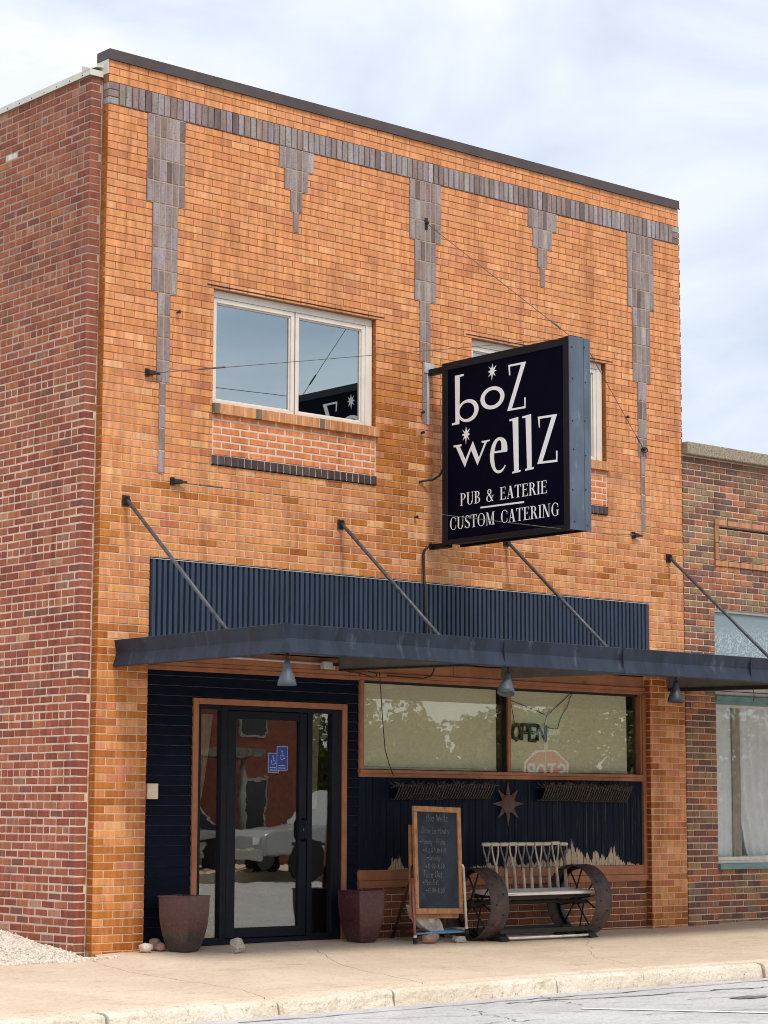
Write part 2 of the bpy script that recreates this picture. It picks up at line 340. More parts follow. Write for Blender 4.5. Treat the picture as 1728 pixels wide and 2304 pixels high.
# ------------------------------------------------------------------ mesh builder
class MB:
    def __init__(s, off=(0, 0, 0)): s.v = []; s.f = []; s.mi = []; s.off = Vector(off); s.cols = None
    def add(s, vs, fs, mi=0):
        b = len(s.v); s.v += [Vector(p) - s.off for p in vs]; s.f += [tuple(i + b for i in f) for f in fs]; s.mi += [mi] * len(fs); return s
    def box(s, x0, x1, y0, y1, z0, z1, mi=0):
        v = [(x0, y0, z0), (x1, y0, z0), (x1, y1, z0), (x0, y1, z0), (x0, y0, z1), (x1, y0, z1), (x1, y1, z1), (x0, y1, z1)]
        return s.add(v, [(0, 3, 2, 1), (4, 5, 6, 7), (0, 1, 5, 4), (1, 2, 6, 5), (2, 3, 7, 6), (3, 0, 4, 7)], mi)
    def prism(s, a, b, mi=0):
        n = len(a); return s.add(list(a) + list(b), [tuple(range(n - 1, -1, -1)), tuple(range(n, 2 * n))] + [(i, (i + 1) % n, n + (i + 1) % n, n + i) for i in range(n)], mi)
    def tube(s, pts, r, seg=8, mi=0, caps=True):
        pts = [Vector(p) for p in pts]; rs = r if isinstance(r, (list, tuple)) else [r] * len(pts)
        d0 = (pts[1] - pts[0]).normalized(); up = Vector((0, 0, 1)) if abs(d0.z) < .9 else Vector((1, 0, 0))
        n = d0.cross(up).normalized(); vs = []
        for i, p in enumerate(pts):
            d = ((pts[min(i + 1, len(pts) - 1)] - p).normalized() + (p - pts[max(i - 1, 0)]).normalized())
            d = d.normalized() if d.length > 1e-6 else d0
            n = (n - d * n.dot(d)).normalized(); b = d.cross(n)
            for k in range(seg):
                a = 2 * math.pi * k / seg; vs.append(p + (n * math.cos(a) + b * math.sin(a)) * rs[i])
        fs = [(i * seg + k, i * seg + (k + 1) % seg, (i + 1) * seg + (k + 1) % seg, (i + 1) * seg + k) for i in range(len(pts) - 1) for k in range(seg)]
        if caps: fs += [tuple(range(seg - 1, -1, -1)), tuple((len(pts) - 1) * seg + k for k in range(seg))]
        return s.add(vs, fs, mi)
    def lathe(s, prof, mat4, seg=20, mi=0):
        vs = []; n = len(prof)
        for r, z in prof:
            for k in range(seg):
                a = 2 * math.pi * k / seg; vs.append(mat4 @ Vector((r * math.cos(a), r * math.sin(a), z)))
        fs = [(i * seg + k, i * seg + (k + 1) % seg, (i + 1) * seg + (k + 1) % seg, (i + 1) * seg + k) for i in range(n - 1) for k in range(seg)]
        return s.add(vs, fs, mi)
    def mesh(s, name, mats, smooth=False):
        me = bpy.data.meshes.new(name); me.from_pydata([tuple(p) for p in s.v], [], s.f)
        for mt in (mats if isinstance(mats, (list, tuple)) else [mats]): me.materials.append(MAT[mt] if isinstance(mt, str) else mt)
        if len(me.materials) > 1: me.polygons.foreach_set('material_index', s.mi)
        if smooth: me.polygons.foreach_set('use_smooth', [True] * len(s.f))
        me.update(); return me
    def build(s, name, mats, parent=None, smooth=False, loc=(0, 0, 0), bevel=0, kind=None, bseg=2):
        o = bpy.data.objects.new(name, s.mesh(name, mats, smooth)); COL.objects.link(o); o.location = loc
        if parent is not None: o.parent = parent
        if bevel:
            b = o.modifiers.new('edge', 'BEVEL'); b.width = bevel; b.segments = bseg; b.limit_method = 'ANGLE'; b.angle_limit = math.radians(40)
        if kind: o['kind'] = kind
        if smooth and not bevel: 
            pass
        return o
def tag(o, label=None, cat=None, group=None, kind=None):
    if label: o['label'] = label
    if cat: o['category'] = cat
    if group: o['group'] = group
    if kind: o['kind'] = kind
    return o
def thing(name, label, cat, loc=(0, 0, 0), rz=0, group=None):
    o = bpy.data.objects.new(name, None); o.empty_display_size = .1; COL.objects.link(o); o.location = loc; o.rotation_euler = (0, 0, rz)
    return tag(o, label, cat, group)
def inst(name, me, parent, loc, rot=(0, 0, 0), col=None, scale=None):
    o = bpy.data.objects.new(name, me); COL.objects.link(o); o.location = loc; o.rotation_euler = rot
    if parent is not None: o.parent = parent
    if col: o.color = (*col, 1)
    if scale: o.scale = scale
    return o
def copy_tree(o, parent=None):
    c = o.copy(); COL.objects.link(c)
    if parent is not None: c.parent = parent
    for ch in o.children: copy_tree(ch, c)
    return c

# ------------------------------------------------------------------ brick laying
BRICK_CACHE = {}
def brick_verts(L, H, D, c, jit, seed):
    r = random.Random(seed)
    j = lambda: r.uniform(-jit, jit)
    a, b = L / 2, H / 2
    fr = [(sx * (a - c) + j(), abs(j()) * .6, sz * (b - c) + j()) for sx, sz in ((-1, -1), (1, -1), (1, 1), (-1, 1))]
    ed = [(sx * a + j() * .6, c, sz * b + j() * .6) for sx, sz in ((-1, -1), (1, -1), (1, 1), (-1, 1))]
    bk = [(sx * a, D, sz * b) for sx, sz in ((-1, -1), (1, -1), (1, 1), (-1, 1))]
    v = fr + ed + bk
    f = [(0, 1, 2, 3)]
    for k in range(4):
        k2 = (k + 1) % 4
        f.append((4 + k, 4 + k2, k2, k)); f.append((8 + k, 8 + k2, 4 + k2, 4 + k))
    return v, f
class Wall:
    """bricks of one wall; the largest in view become parts, the rest one joined part"""
    def __init__(s, parent, name, mat, origin=(0, 0, 0), rz=0., jit=.0008, chamfer=.004, dn=.0012):
        s.parent, s.name, s.mat, s.o, s.rz, s.jit, s.c, s.dn = parent, name, mat, Vector(origin), rz, jit, chamfer, dn
        s.b = []; s.rot = Matrix.Rotation(rz, 3, 'Z')
    def add(s, u0, u1, z0, z1, col, D=.05, n=0.):
        s.b.append((u0, u1, z0, z1, col, D, n))
    def finish(s, limit=300, visible=None):
        sc = []
        for i, (u0, u1, z0, z1, col, D, n) in enumerate(s.b):
            cs = [s.o + s.rot @ Vector((u, n, z)) for u, z in ((u0, z0), (u1, z0), (u1, z1), (u0, z1))]
            q = [project(c) for c in cs]
            A = abs(sum(q[k][0] * q[(k + 1) % 4][1] - q[(k + 1) % 4][0] * q[k][1] for k in range(4))) / 2
            cx = sum(p[0] for p in q) / 4; cy = sum(p[1] for p in q) / 4
            if not (4 < cx < 1724 and 4 < cy < 2300): A = 0
            if visible and not visible(cs[0].lerp(cs[2], .5)): A = 0
            sc.append((A, i))
        sc.sort(reverse=True)
        singles = set(i for A, i in sc[:limit] if A > 0)
        big = MB(); cols = []
        for i, (u0, u1, z0, z1, col, D, n) in enumerate(s.b):
            L, H = u1 - u0, z1 - z0
            ctr = Vector(((u0 + u1) / 2, n + U(-s.dn, s.dn), (z0 + z1) / 2))
            tilt = U(-1, 1) * s.dn * 2.2
            if i in singles:
                key = (s.mat, round(L, 3), round(H, 4), D, s.c, s.jit, random.randrange(5))
                if key not in BRICK_CACHE:
                    v, f = brick_verts(round(L, 3), round(H, 4), D, s.c, s.jit, hash(key[1:]) & 0xffff)
                    BRICK_CACHE[key] = MB().add(v, f).mesh(s.name, s.mat)
                o = inst(s.name, BRICK_CACHE[key], s.parent, s.o + s.rot @ ctr, (0, tilt, s.rz), col)
            else:
                v, f = brick_verts(L, H, D, s.c, s.jit, i)
                R2 = s.rot @ Matrix.Rotation(tilt, 3, 'Y')
                big.add([s.o + s.rot @ ctr + R2 @ Vector(p) for p in v], f); cols += [col] * len(v)
        if big.v:
            o = big.build(s.name, s.mat, s.parent, kind='stuff'); o.color = (0, 0, 0, 1)
            at = o.data.attributes.new('bcol', 'FLOAT_COLOR', 'POINT')
            at.data.foreach_set('color', [x for c in cols for x in (*c, 1.0)])
            return o
def subtract(iv, cuts):
    for c0, c1 in cuts:
        nv = []
        for a, b in iv:
            if c1 <= a or c0 >= b: nv.append((a, b)); continue
            if c0 > a: nv.append((a, c0))
            if c1 < b: nv.append((c1, b))
        iv = nv
    return iv
def lay(wall, mortar, iv, z0, z1, phase, colour, mod=.2083, joint=.008, hj=.008, D=.05, Dend=.05, mback=.1, headers=False, yoff=0.0):
    """one course of bricks over the intervals iv, plus its mortar backing"""
    step = mod / 2 if headers else mod
    for a, b in iv:
        if b - a < .012: continue
        mortar.append((a, b, z0, z1))
        k = math.floor((a - phase) / step)
        edges = [a]; x = phase + (k + 1) * step
        while x < b - .03:
            if x > a + .03: edges.append(x)
            x += step
        edges.append(b)
        for i in range(len(edges) - 1):
            e0, e1 = edges[i], edges[i + 1]
            u0 = e0 + (joint / 2 if i else 0.0005); u1 = e1 - (joint / 2 if i < len(edges) - 2 else 0.0005)
            wall.add(u0, u1, z0 + hj / 2, z1 - hj / 2, colour((u0 + u1) / 2, (z0 + z1) / 2), Dend if i == 0 else D, yoff)
def mortar_mesh(rects, origin, rz, n0, n1, inset=.004):
    """merge stacked equal intervals into boxes n0..n1 deep behind the wall face"""
    rects = sorted(rects, key=lambda r: (round(r[0], 4), round(r[1], 4), r[2])); mb = MB(); R = Matrix.Rotation(rz, 3, 'Z'); o = Vector(origin)
    out = []
    for r in rects:
        if out and abs(out[-1][0] - r[0]) < 1e-4 and abs(out[-1][1] - r[1]) < 1e-4 and abs(out[-1][3] - r[2]) < 1e-3: out[-1][3] = r[3]
        else: out.append(list(r))
    for a, b, z0, z1 in out:
        t = MB().box(a + inset, b - inset, n0, n1, z0, z1)
        mb.add([o + R @ p for p in t.v], t.f)
    return mb
# ================================================================== GROUND
def walk_z(x, y):                                   # pavement height: gentle fall to the kerb, slight crown at the door
    return .030 * min(y, .0) + .030 * math.exp(-((x - 2.4) / 1.9) ** 2) * clamp(1 + y / 1.2) - .02 * clamp((.3 - x) / .6) + .028 * clamp((x - 7.3) / 1.2) * clamp(1 + y / 1.5)
def kerb_y(x): return -3.17 - .05 * clamp(3 - x, 0, 5.2)
ROAD_Z = -.23

ground = MB().box(-400, 400, -400, 400, -.9, -.5).build('ground', 'grass'); ground['kind'] = 'structure'
# road sheet with a slight camber
road = MB()
xs = [-60 + i * 2.0 for i in range(70)]; ys = [-3.2 - .8 * i for i in range(22)]
vs = [(x, y, ROAD_Z) for y in ys for x in xs]
fs = [(j * len(xs) + i, j * len(xs) + i + 1, (j + 1) * len(xs) + i + 1, (j + 1) * len(xs) + i) for j in range(len(ys) - 1) for i in range(len(xs) - 1)]
road.add(vs, [f[::-1] for f in fs])
road = road.build('road', 'road', smooth=True); road['kind'] = 'structure'
# parking bay line
ln = MB(); a = Vector((1.42, -4.32, 0)); b = Vector((2.75, -6.17, 0)); d = (b - a).normalized(); n = Vector((d.y, -d.x, 0)) * .055
L0 = [];
for i in range(15):
    p = a.lerp(b, i / 14)
    L0 += [p + n * U(.75, 1.1), p - n * U(.75, 1.1)]
ln.add([(p.x, p.y, ROAD_Z + .005) for p in L0], [(2 * i, 2 * i + 2, 2 * i + 3, 2 * i + 1) for i in range(14)])
ln = ln.build('parking_line', 'road_paint', road); 
# tar seams and cracks in the road, thin ribbons sunk in it
def ribbon(pts, w, z, mb):
    P = [Vector(p) for p in pts]; vs = []
    for i, p in enumerate(P):
        d = (P[min(i + 1, len(P) - 1)] - P[max(i - 1, 0)]).normalized(); nn = Vector((-d.y, d.x)) * w * U(.35, 1.1)
        vs += [(p.x + nn.x, p.y + nn.y, z if not callable(z) else z(p.x, p.y)), (p.x - nn.x, p.y - nn.y, z if not callable(z) else z(p.x, p.y))]
    mb.add(vs, [(2 * i, 2 * i + 1, 2 * i + 3, 2 * i + 2) for i in range(len(P) - 1)])
def jag(a, b, n, amp):
    a, b = Vector(a), Vector(b); d = (b - a).normalized(); t = Vector((-d.y, d.x)); o = 0; r = []
    for i in range(n + 1):
        o = o * .6 + U(-amp, amp); e = 1 if 0 < i < n else 0
        r.append(a.lerp(b, i / n) + t * o * e)
    return r
rc = MB()
for A, B, w in (((-1.2, -3.62), (4.8, -3.42), .014), ((1.3, -3.66), (4.2, -3.86), .020), ((1.95, -3.30), (1.62, -4.10), .007), ((.75, -3.75), (.35, -4.75), .006), ((-.4, -3.9), (1.3, -4.5), .006), ((2.6, -4.3), (5.6, -4.5), .008), ((1.3, -4.9), (4.0, -5.6), .007), ((-1.6, -4.6), (.6, -4.75), .006)):
    ribbon(jag(A, B, 40, .035), w, ROAD_Z + .004, rc)
ov = [(3.15 + (.21 + .03 * math.sin(k * 1.7)) * math.cos(k * .3142), -4.46 + .085 * math.sin(k * .3142), ROAD_Z + .006) for k in range(20)]
rc.add(ov, [tuple(range(20))])
MAT['tar'] = M('tar', (.16, .15, .15), .9, .4, 20, bump=.4)
rc.build('road_crack', 'tar', road)

# pavement slabs, split along the real cracks
walk = thing('sidewalk', None, None); walk['kind'] = 'structure'
crackA = [(.10, .10), (-.30, -.55), (-.42, -1.05), (-.47, -1.45), (-.45, -1.95), (-.45, -2.55), (-.60, -2.95), (-.75, -3.40)]
crackB = [(1.95, -.60), (1.45, -1.45), (1.17, -2.10), (1.02, -2.80), (.80, -3.40)]
crackC = [(5.35, -.40), (5.20, -.75), (4.66, -1.28), (4.22, -1.75), (3.85, -2.15), (3.45, -3.20)]
def refine(pl, n, amp):
    r = []
    for i in range(len(pl) - 1):
        s = jag(pl[i], pl[i + 1], n, amp); r += s[:-1]
    return r + [Vector(pl[-1])]
def xat(pl, y):
    for i in range(len(pl) - 1):
        y0, y1 = pl[i].y, pl[i + 1].y
        if (y0 - y) * (y1 - y) <= 0 and abs(y1 - y0) > 1e-6: return lerp(pl[i].x, pl[i + 1].x, (y - y0) / (y1 - y0))
    return pl[0].x if y > pl[0].y else pl[-1].x
cA = refine(crackA, 6, .02); cB = refine(crackB, 7, .02); cC = refine(crackC, 7, .03)
back = lambda x: (.30 if x > .02 else -.20)
bounds = [lambda y: -14.0, lambda y: xat(cA, y), lambda y: xat(cB, y), lambda y: xat(cC, y), lambda y: 9.6 + .01 * math.sin(y * 9), lambda y: 16.0]
for k in range(5):
    lo, hi = bounds[k], bounds[k + 1]; nx, ny = 30, 56; vs = []; fs = []
    for j in range(ny + 1):
        tj = j / ny
        for i in range(nx + 1):
            ti = i / nx
            yb = .32; y = lerp(yb, -3.05, tj)
            gp = .0042 * clamp((-.45 - y) * 4) * (.55 + .9 * abs(noise.noise(Vector((k, y * 2.5, 0)))))
            x = lerp(lo(y) + (gp if k else 0), hi(y) - gp, ti)
            yf = kerb_y(x) + .160
            y2 = lerp(yb, yf, tj)
            vs.append((x, y2, walk_z(x, y2) + .004 * noise.noise(Vector((x * .9, y2 * .9, 1)))))
    for i in range(nx + 1):
        p = vs[ny * (nx + 1) + i]; vs.append((p[0], p[1], p[2] - .05))
    for j in range(ny + 1):
        for i in range(nx):
            q = (j * (nx + 1) + i, (j + 1) * (nx + 1) + i, (j + 1) * (nx + 1) + i + 1, j * (nx + 1) + i + 1)
            c = sum((Vector(vs[t]) for t in q), Vector()) / 4
            if c.x < -.10 and c.y > -.12: continue
            fs.append(q)
    mb = MB().add(vs, fs)
    mb.build('pavement_slab', 'sidewalk', walk, smooth=True)
# dark grit showing in the open cracks
gb = MB().prism([(-14, .1, -.05), (-14, -3.0, -.15), (-14, -3.0, -.35), (-14, .1, -.35)], [(16, .1, -.05), (16, -3.0, -.15), (16, -3.0, -.35), (16, .1, -.35)])
gb.build('bedding', 'bedding', walk)
# kerb: broken concrete lengths
kerb = thing('kerb', None, None); kerb['kind'] = 'structure'
kx = [-14, -10.5, -8, -6.2, -4.6, -3.4, -2.12, -1.12, -.62, .50, 2.30, 4.9, 7.4, 9.9, 12.5, 16]
for a, b in zip(kx[:-1], kx[1:]):
    n = max(6, int((b - a) / .022)); prof_n = 12; vs = []; fs = []; worn = 1.0 if -5 < a < 2 else .55; nz = U(0, 50)
    for i in range(n + 1):
        x = lerp(a + .010, b - .010, i / n); yk = kerb_y(x); zt = walk_z(x, yk) - .004
        edge = min(1, min(i, n - i) / 3.0); chip = (1 - edge) * U(.0, .03)
        for t in range(prof_n + 1):
            s = t / prof_n
            if s < .35: y, z = yk + lerp(.18, .045, s / .35), zt - .006 * s
            elif s < .65:
                q = (s - .35) / .30 * math.pi / 2; y, z = yk + .045 * (1 - math.sin(q)) , zt - .045 * (1 - math.cos(q)) - .002
            else: y, z = yk - .014 * (s - .65) / .35, lerp(zt - .047, ROAD_Z - .03, (s - .65) / .35)
            w = worn * clamp((s - .20) * 4) * (1 - .35 * s)
            dn = .016 * noise.noise(Vector((x * 2.1 + nz, y * 6, z * 6))) + .011 * noise.noise(Vector((x * 14, y * 20, z * 26 + nz))) + .007 * noise.noise(Vector((x * 40, y * 50, z * 60)))
            vs.append((x, y + w * (abs(dn) * .9 - .002) + chip, z - w * abs(dn) * .8 - chip * .6))
    m1 = prof_n + 1
    fs = [(i * m1 + t, (i + 1) * m1 + t, (i + 1) * m1 + t + 1, i * m1 + t + 1) for i in range(n) for t in range(prof_n)]
    fs = [f[::-1] for f in fs]
    vs0 = len(vs)
    mb = MB().add(vs, fs)
    for e in (0, n): # end faces
        ring = [vs[e * m1 + t] for t in range(m1)] + [(vs[e * m1][0], kerb_y(vs[e * m1][0]) + .18, ROAD_Z - .03)]
        mb.add(ring, [tuple(range(len(ring)))])
    mb.build('kerb_stone', 'kerb', kerb, smooth=False)

# gravel yard beside the side wall
gr = MB(); vs = []; nx, ny = 40, 50
def grav_z(x, y): return -.030 + .108 * max(0, y + .15) * clamp(1.2 - y * .04, .3, 1.2) + .015 * noise.noise(Vector((x * 2, y * 2, 3)))
for j in range(ny + 1):
    for i in range(nx + 1):
        x = lerp(-12, -.10, (i / nx) ** .6); y = lerp(-.24, 16, (j / ny) ** 1.7); vs.append((x, y, grav_z(x, y)))
gr.add(vs, [(j * (nx + 1) + i, j * (nx + 1) + i + 1, (j + 1) * (nx + 1) + i + 1, (j + 1) * (nx + 1) + i) for j in range(ny) for i in range(nx)])
import bmesh
def ico(sub=1):
    bm = bmesh.new(); bmesh.ops.create_icosphere(bm, subdivisions=sub, radius=1); v = [p.co.copy() for p in bm.verts]; bm.verts.index_update(); f = [tuple(q.index for q in p.verts) for p in bm.faces]; bm.free(); return v, f
IV, IF = ico(1)
for k in range(5200):
    if k < 4300: x = -.13 - abs(random.gauss(0, .42)); y = U(-.26, 2.2)
    else: x = U(-3.5, -.13); y = U(-.24, 3.0)
    if k % 17 == 0: y = -.25 - abs(random.gauss(0, .06)); x = U(-1.4, .05)
    s = U(.007, .022); q = Matrix.Rotation(U(0, 6.3), 3, Vector((U(-1, 1), U(-1, 1), U(-1, 1))).normalized()); sc = Vector((U(.7, 1.4), U(.6, 1.1), U(.4, .8))) * s
    c = Vector((x, y, (grav_z(x, y) if y > -.24 else walk_z(x, y)) + s * .35))
    gr.add([c + q @ Vector((p.x * sc.x, p.y * sc.y, p.z * sc.z)) for p in IV], IF)
gr.build('gravel', 'gravel', kind='stuff')

# ================================================================== PUB BUILDING
pub = thing('pub_building', 'two storey orange brick pub with dark stepped brick trim and a red brick side wall', 'building')
CH = .06757; ZB = 7.59; MOD = .20833
OR_PAL = [((.72, .320, .128), 4), ((.70, .300, .116), 5), ((.665, .272, .102), 4), ((.70, .310, .140), 3), ((.61, .232, .088), 2), ((.60, .235, .115), 1.3), ((.77, .395, .185), 1.1), ((.50, .172, .068), .6)]
def pick(pal):
    t = sum(w for _, w in pal) * rnd()
    for c, w in pal:
        t -= w
        if t <= 0: break
    k = U(.92, 1.08); return (c[0] * k, c[1] * k * U(.96, 1.04), c[2] * k * U(.9, 1.1))
AMBER = (.40, .115, .008); AMBER2 = (.52, .18, .022)
def orange(x, z):
    c = pick(OR_PAL); a = 0
    n = noise.noise(Vector((x * .9, z * .7, 4)))
    if 3.05 < x < 3.75 and 3.7 < z < 5.6: a = .95 * (1 - abs(x - 3.35) / .55) + .15
    if z < 4.1 and z > 3.4: a = max(a, .18 + .3 * clamp(n * 1.5 + (.4 if 2.2 < x < 3.6 else 0)))
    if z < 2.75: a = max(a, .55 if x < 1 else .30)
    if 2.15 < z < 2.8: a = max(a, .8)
    if z < .2: a = max(a, .8)
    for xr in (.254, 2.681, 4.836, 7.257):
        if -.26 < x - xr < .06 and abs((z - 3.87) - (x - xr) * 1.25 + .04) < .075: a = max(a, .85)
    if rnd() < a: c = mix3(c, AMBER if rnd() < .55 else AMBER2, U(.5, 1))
    if z > 5.2 : c = mix3(c, (.735, .325, .140), .35)
    return c
front = thing('front_wall', None, None); front.parent = pub
wo = Wall(front, 'brick', 'orange_brick', jit=.0008, chamfer=.0035, dn=.0016)
ws = Wall(front, 'soldier_brick', 'dark_brick', jit=.0012, chamfer=.004, dn=.0016)
DK = [((.30, .258, .262), 4), ((.335, .300, .315), 3), ((.285, .215, .205), 3.5), ((.25, .195, .190), 2.5), ((.375, .345, .355), 1.5), ((.17, .125, .12), .8)]
mort = []
# stepped soldier columns: (left index in soldiers, widths, rows)
SW = MOD / 3
big4 = lambda x: [(x, 6, 4), (x + 1, 4, 4), (x + 2, 2, 4), (x + 2.5, 1, 4)]
mid3 = lambda x: [(x, 6, 3), (x + 1, 4, 3), (x + 2, 2, 3), (x + 2.5, 1, 3)]
sml1 = lambda x: [(x, 6, 1), (x + 1, 4, 1), (x + 2, 2, 1), (x + 2.5, 1, 1)]
columns = [big4(6), sml1(27.5), mid3(51), sml1(74.5), big4(96)]
seat = []; colcuts = []                                          # (x0,x1,ztop,zbot)
def soldier(x0, w, z1, z0):
    ws.add(x0 + .0052, x0 + w - .0052, z0 + .0055, z1 - .0055, pick(DK), .06, -.010)
mort.append((0.0, 7.5, ZB - 3 * CH, ZB))
for k in range(3):                                    # laid-flat corner bricks at each end of the band
    for x0 in (0.0, 7.5 - MOD / 2): ws.add(x0 + .002, x0 + MOD / 2 - .004, ZB - (k + 1) * CH + .004, ZB - k * CH - .004, pick(DK[2:]), .05, -.003)
nb = 105
for i in range(nb):
    w = (7.5 - MOD) / nb; soldier(MOD / 2 + i * w, w, ZB, ZB - 3 * CH)
for c in columns:
    z = ZB - 3 * CH
    for x0, n, rows in c:
        colcuts.append((x0 * SW, (x0 + n) * SW, z, z - rows * 3 * CH))
        for r in range(rows):
            for q in range(n): soldier((x0 + q) * SW, SW, z, z - 3 * CH)
            mort.append((x0 * SW, (x0 + n) * SW, z - 3 * CH, z)); seat.append((x0 * SW, (x0 + n) * SW, z - 3 * CH, z)); z -= 3 * CH
WINS = [(1.18, 3.12), (4.38, 6.32)]
WZ0, WZ1, INF0, BAND0 = 4.845, 5.93, 4.372, 4.283
SX0, SX1, SZ1 = .525, 6.945, 3.39
def cuts_at(z):
    cu = []
    for x0, x1, zt, zb in colcuts:
        if zb < z < zt: cu.append((x0, x1))
    if BAND0 < z < WZ1: cu += WINS
    if z < SZ1: cu.append((SX0, SX1))
    return cu
k = -3
while True:
    z1 = ZB - k * CH; z0 = z1 - CH
    if z1 < -.03: break
    if not 0 <= k < 3:
        iv = subtract([(0.0, 7.5)], cuts_at((z0 + z1) / 2))
        ph = 0.0 if k % 2 == (1 if k < 0 else 1) else MOD / 2
        jz = lerp(.0085, .0056, clamp((z1 - 4.2) / 1.0)); lay(wo, mort, iv, z0, z1, ph, orange, mod=MOD, joint=jz, hj=jz + .001)
    k += 1
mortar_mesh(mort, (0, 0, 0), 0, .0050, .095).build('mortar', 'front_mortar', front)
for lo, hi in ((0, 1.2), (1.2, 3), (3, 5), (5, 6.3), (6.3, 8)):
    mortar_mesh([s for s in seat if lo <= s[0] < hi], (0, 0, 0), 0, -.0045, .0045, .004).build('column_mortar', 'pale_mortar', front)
# returns: exposed side faces on the corner, window jambs and the right pier
wr = Wall(front, 'return_brick', 'orange_brick', (0, 0, 0), -math.pi / 2, .0012, .004, .0015)
def returns(x, z_lo, z_hi, depth, col, mat_n=-.0015):
    k = 0; z = ZB + 3 * CH
    while z - CH > -.03:
        if z_lo <= z - CH / 2 <= z_hi:
            c = mix3(col, (.50, .19, .04), U(0, .55)) if not 0 <= (ZB - z) / CH < 2.9 else pick(DK[2:])
            wr.b.append((-depth, -.006, z - CH + .0045, z - .0045, c, .03, x + mat_n))
        z -= CH
R_ = Matrix.Rotation(-math.pi / 2, 3, 'Z')            # local n -> +x
returns(0.0, -1, 7.65, .092, (.36, .105, .008))
for w in WINS: returns(w[1], WZ0, WZ1, .085, (.30, .085, .012))
returns(SX1, -1, 2.62, .085, (.24, .055, .018))  # pier side bricks coloured very dark to paint in the shadow there

# window infill panels, brick sills and dark bands
for (x0, x1) in WINS:
    inf = thing('infill_panel', None, None); inf.parent = pub
    wi = Wall(inf, 'brick', 'orange_brick', jit=.0025, chamfer=.004, dn=.002); mi = []
    z1 = 4.765; rows = 6; h = (z1 - INF0) / rows
    for r in range(rows):
        lay(wi, mi, [(x0 + .012, x1 - .012)], z1 - (r + 1) * h, z1 - r * h, x0 + (0 if r % 2 else MOD / 2), lambda x, z: (lambda f: (.71 * f, .255 * f, .100 * f))(U(.92, 1.06)), mod=MOD, joint=.014, hj=.014)
    wi.finish(300)
    mortar_mesh([(x0, x1, INF0, z1)], (0, 0, 0), 0, .004, .095, 0).build('mortar', 'white_mortar', inf)
    sl = thing('window_sill', None, None); sl.parent = pub
    wsl = Wall(sl, 'sill_brick', 'orange_brick', jit=.002, chamfer=.004, dn=.003); n = 29; a, b = x0 - .012, x1 + .02
    for i in range(n):
        u0 = lerp(a, b, i / n); u1 = lerp(a, b, (i + 1) / n)
        c = (.19, .15, .11) if i in (0, 7, 18) else (lambda f: (.62 * f, .29 * f, .12 * f))(U(.85, 1.1))
        wsl.add(u0 + .003, u1 - .003, 4.747, 4.842, c, .12, -.042)
    wsl.finish(60)
    MB().box(a + .004, b - .004, -.036, .10, 4.752, 4.838).build('mortar', 'white_mortar', sl)
    bd = thing('dark_band', None, None); bd.parent = pub
    wb = Wall(bd, 'band_brick', 'dark_brick', jit=.0025, chamfer=.005, dn=.003); n = 26
    for i in range(n):
        u0 = lerp(x0 - .02, x1, i / n); u1 = lerp(x0 - .02, x1, (i + 1) / n)
        wb.add(u0 + .005, u1 - .005, BAND0 + .002, INF0 - .004, (lambda f: (.080 * f, .055 * f, .056 * f))(U(.75, 1.25)), .08, -.022)
    wb.finish(60)
    MB().box(x0 - .016, x1 - .004, -.010, .09, BAND0 + .004, INF0 - .006).build('mortar', 'white_mortar', bd)
def sign_hides(p): # hidden behind the hanging sign or the awning
    u, v, _ = project(p); return not (996 < u < 1320 and 770 < v < 1210) and not (1400 < v < 1500 and u > 262)
def lintel_gap(x0, x1):
    MB().box(x0 - .08, x1 + .10, -.0035, .02, WZ1 - .006, WZ1 + .004).build('lintel', 'dark_gap', front)
for w in WINS: lintel_gap(*w)

# red side wall
side = thing('side_wall', None, None); side.parent = pub
RX, RY = -.125, .10; RCH = .0700; RTOP = 7.645
RD = [((.38, .105, .058), 4), ((.43, .140, .080), 4), ((.31, .078, .050), 3.0), ((.24, .068, .052), 2.0), ((.49, .19, .115), 2.6), ((.54, .215, .098), 1.3), ((.22, .105, .088), .8), ((.36, .205, .150), .6), ((.62, .37, .24), .3)]
WHITE = (1.41, 7.18)
def red(u, z):
    c = mix3(tuple(q * .90 for q in pick(RD)), (.345, .110, .066), .32)
    if abs(u + WHITE[0]) < .09 and abs(z - WHITE[1]) < .035: return (.72, .66, .62)
    if z > 4.6: c = mix3(c, (.36, .15, .095), U(0, .40))
    return c
wred = Wall(side, 'brick', 'red_brick', (RX, 0, 0), -math.pi / 2, .0028, .006, .0032); mred = []
k = 0; DEPTH = 5.2
while True:
    z1 = RTOP - k * RCH; z0 = z1 - RCH
    if z1 < -.05: break
    hdr = (k % 7 == 3)
    a0, b0 = -DEPTH, -RY
    # bond runs from the corner: alternate full and half at the corner
    lay(wred, mred, [(a0, b0)], z0, z1, b0 - (.1015 if k % 2 else .203), red, mod=.2030, joint=.0145, hj=.014, D=.06, headers=hdr)
    k += 1
# every corner brick is deep enough to show its end in the return
nb_ = []
for (u0, u1, z0, z1, col, D, n) in wred.b:
    if abs(u1 - (-RY)) < .002:
        col = mix3(col, (.20, .06, .05), .35); D = U(.111, .121) if rnd() > .12 else U(.085, .10)
    nb_.append((u0, u1, z0, z1, col, D, n))
wred.b = nb_
mb = mortar_mesh(mred, (RX, 0, 0), -math.pi / 2, .0065, .10)
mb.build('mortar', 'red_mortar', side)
MB().box(RX + .030, .02, RY + .006, RY + .06, -.1, RTOP - .02).build('corner_mortar', 'red_mortar', side)
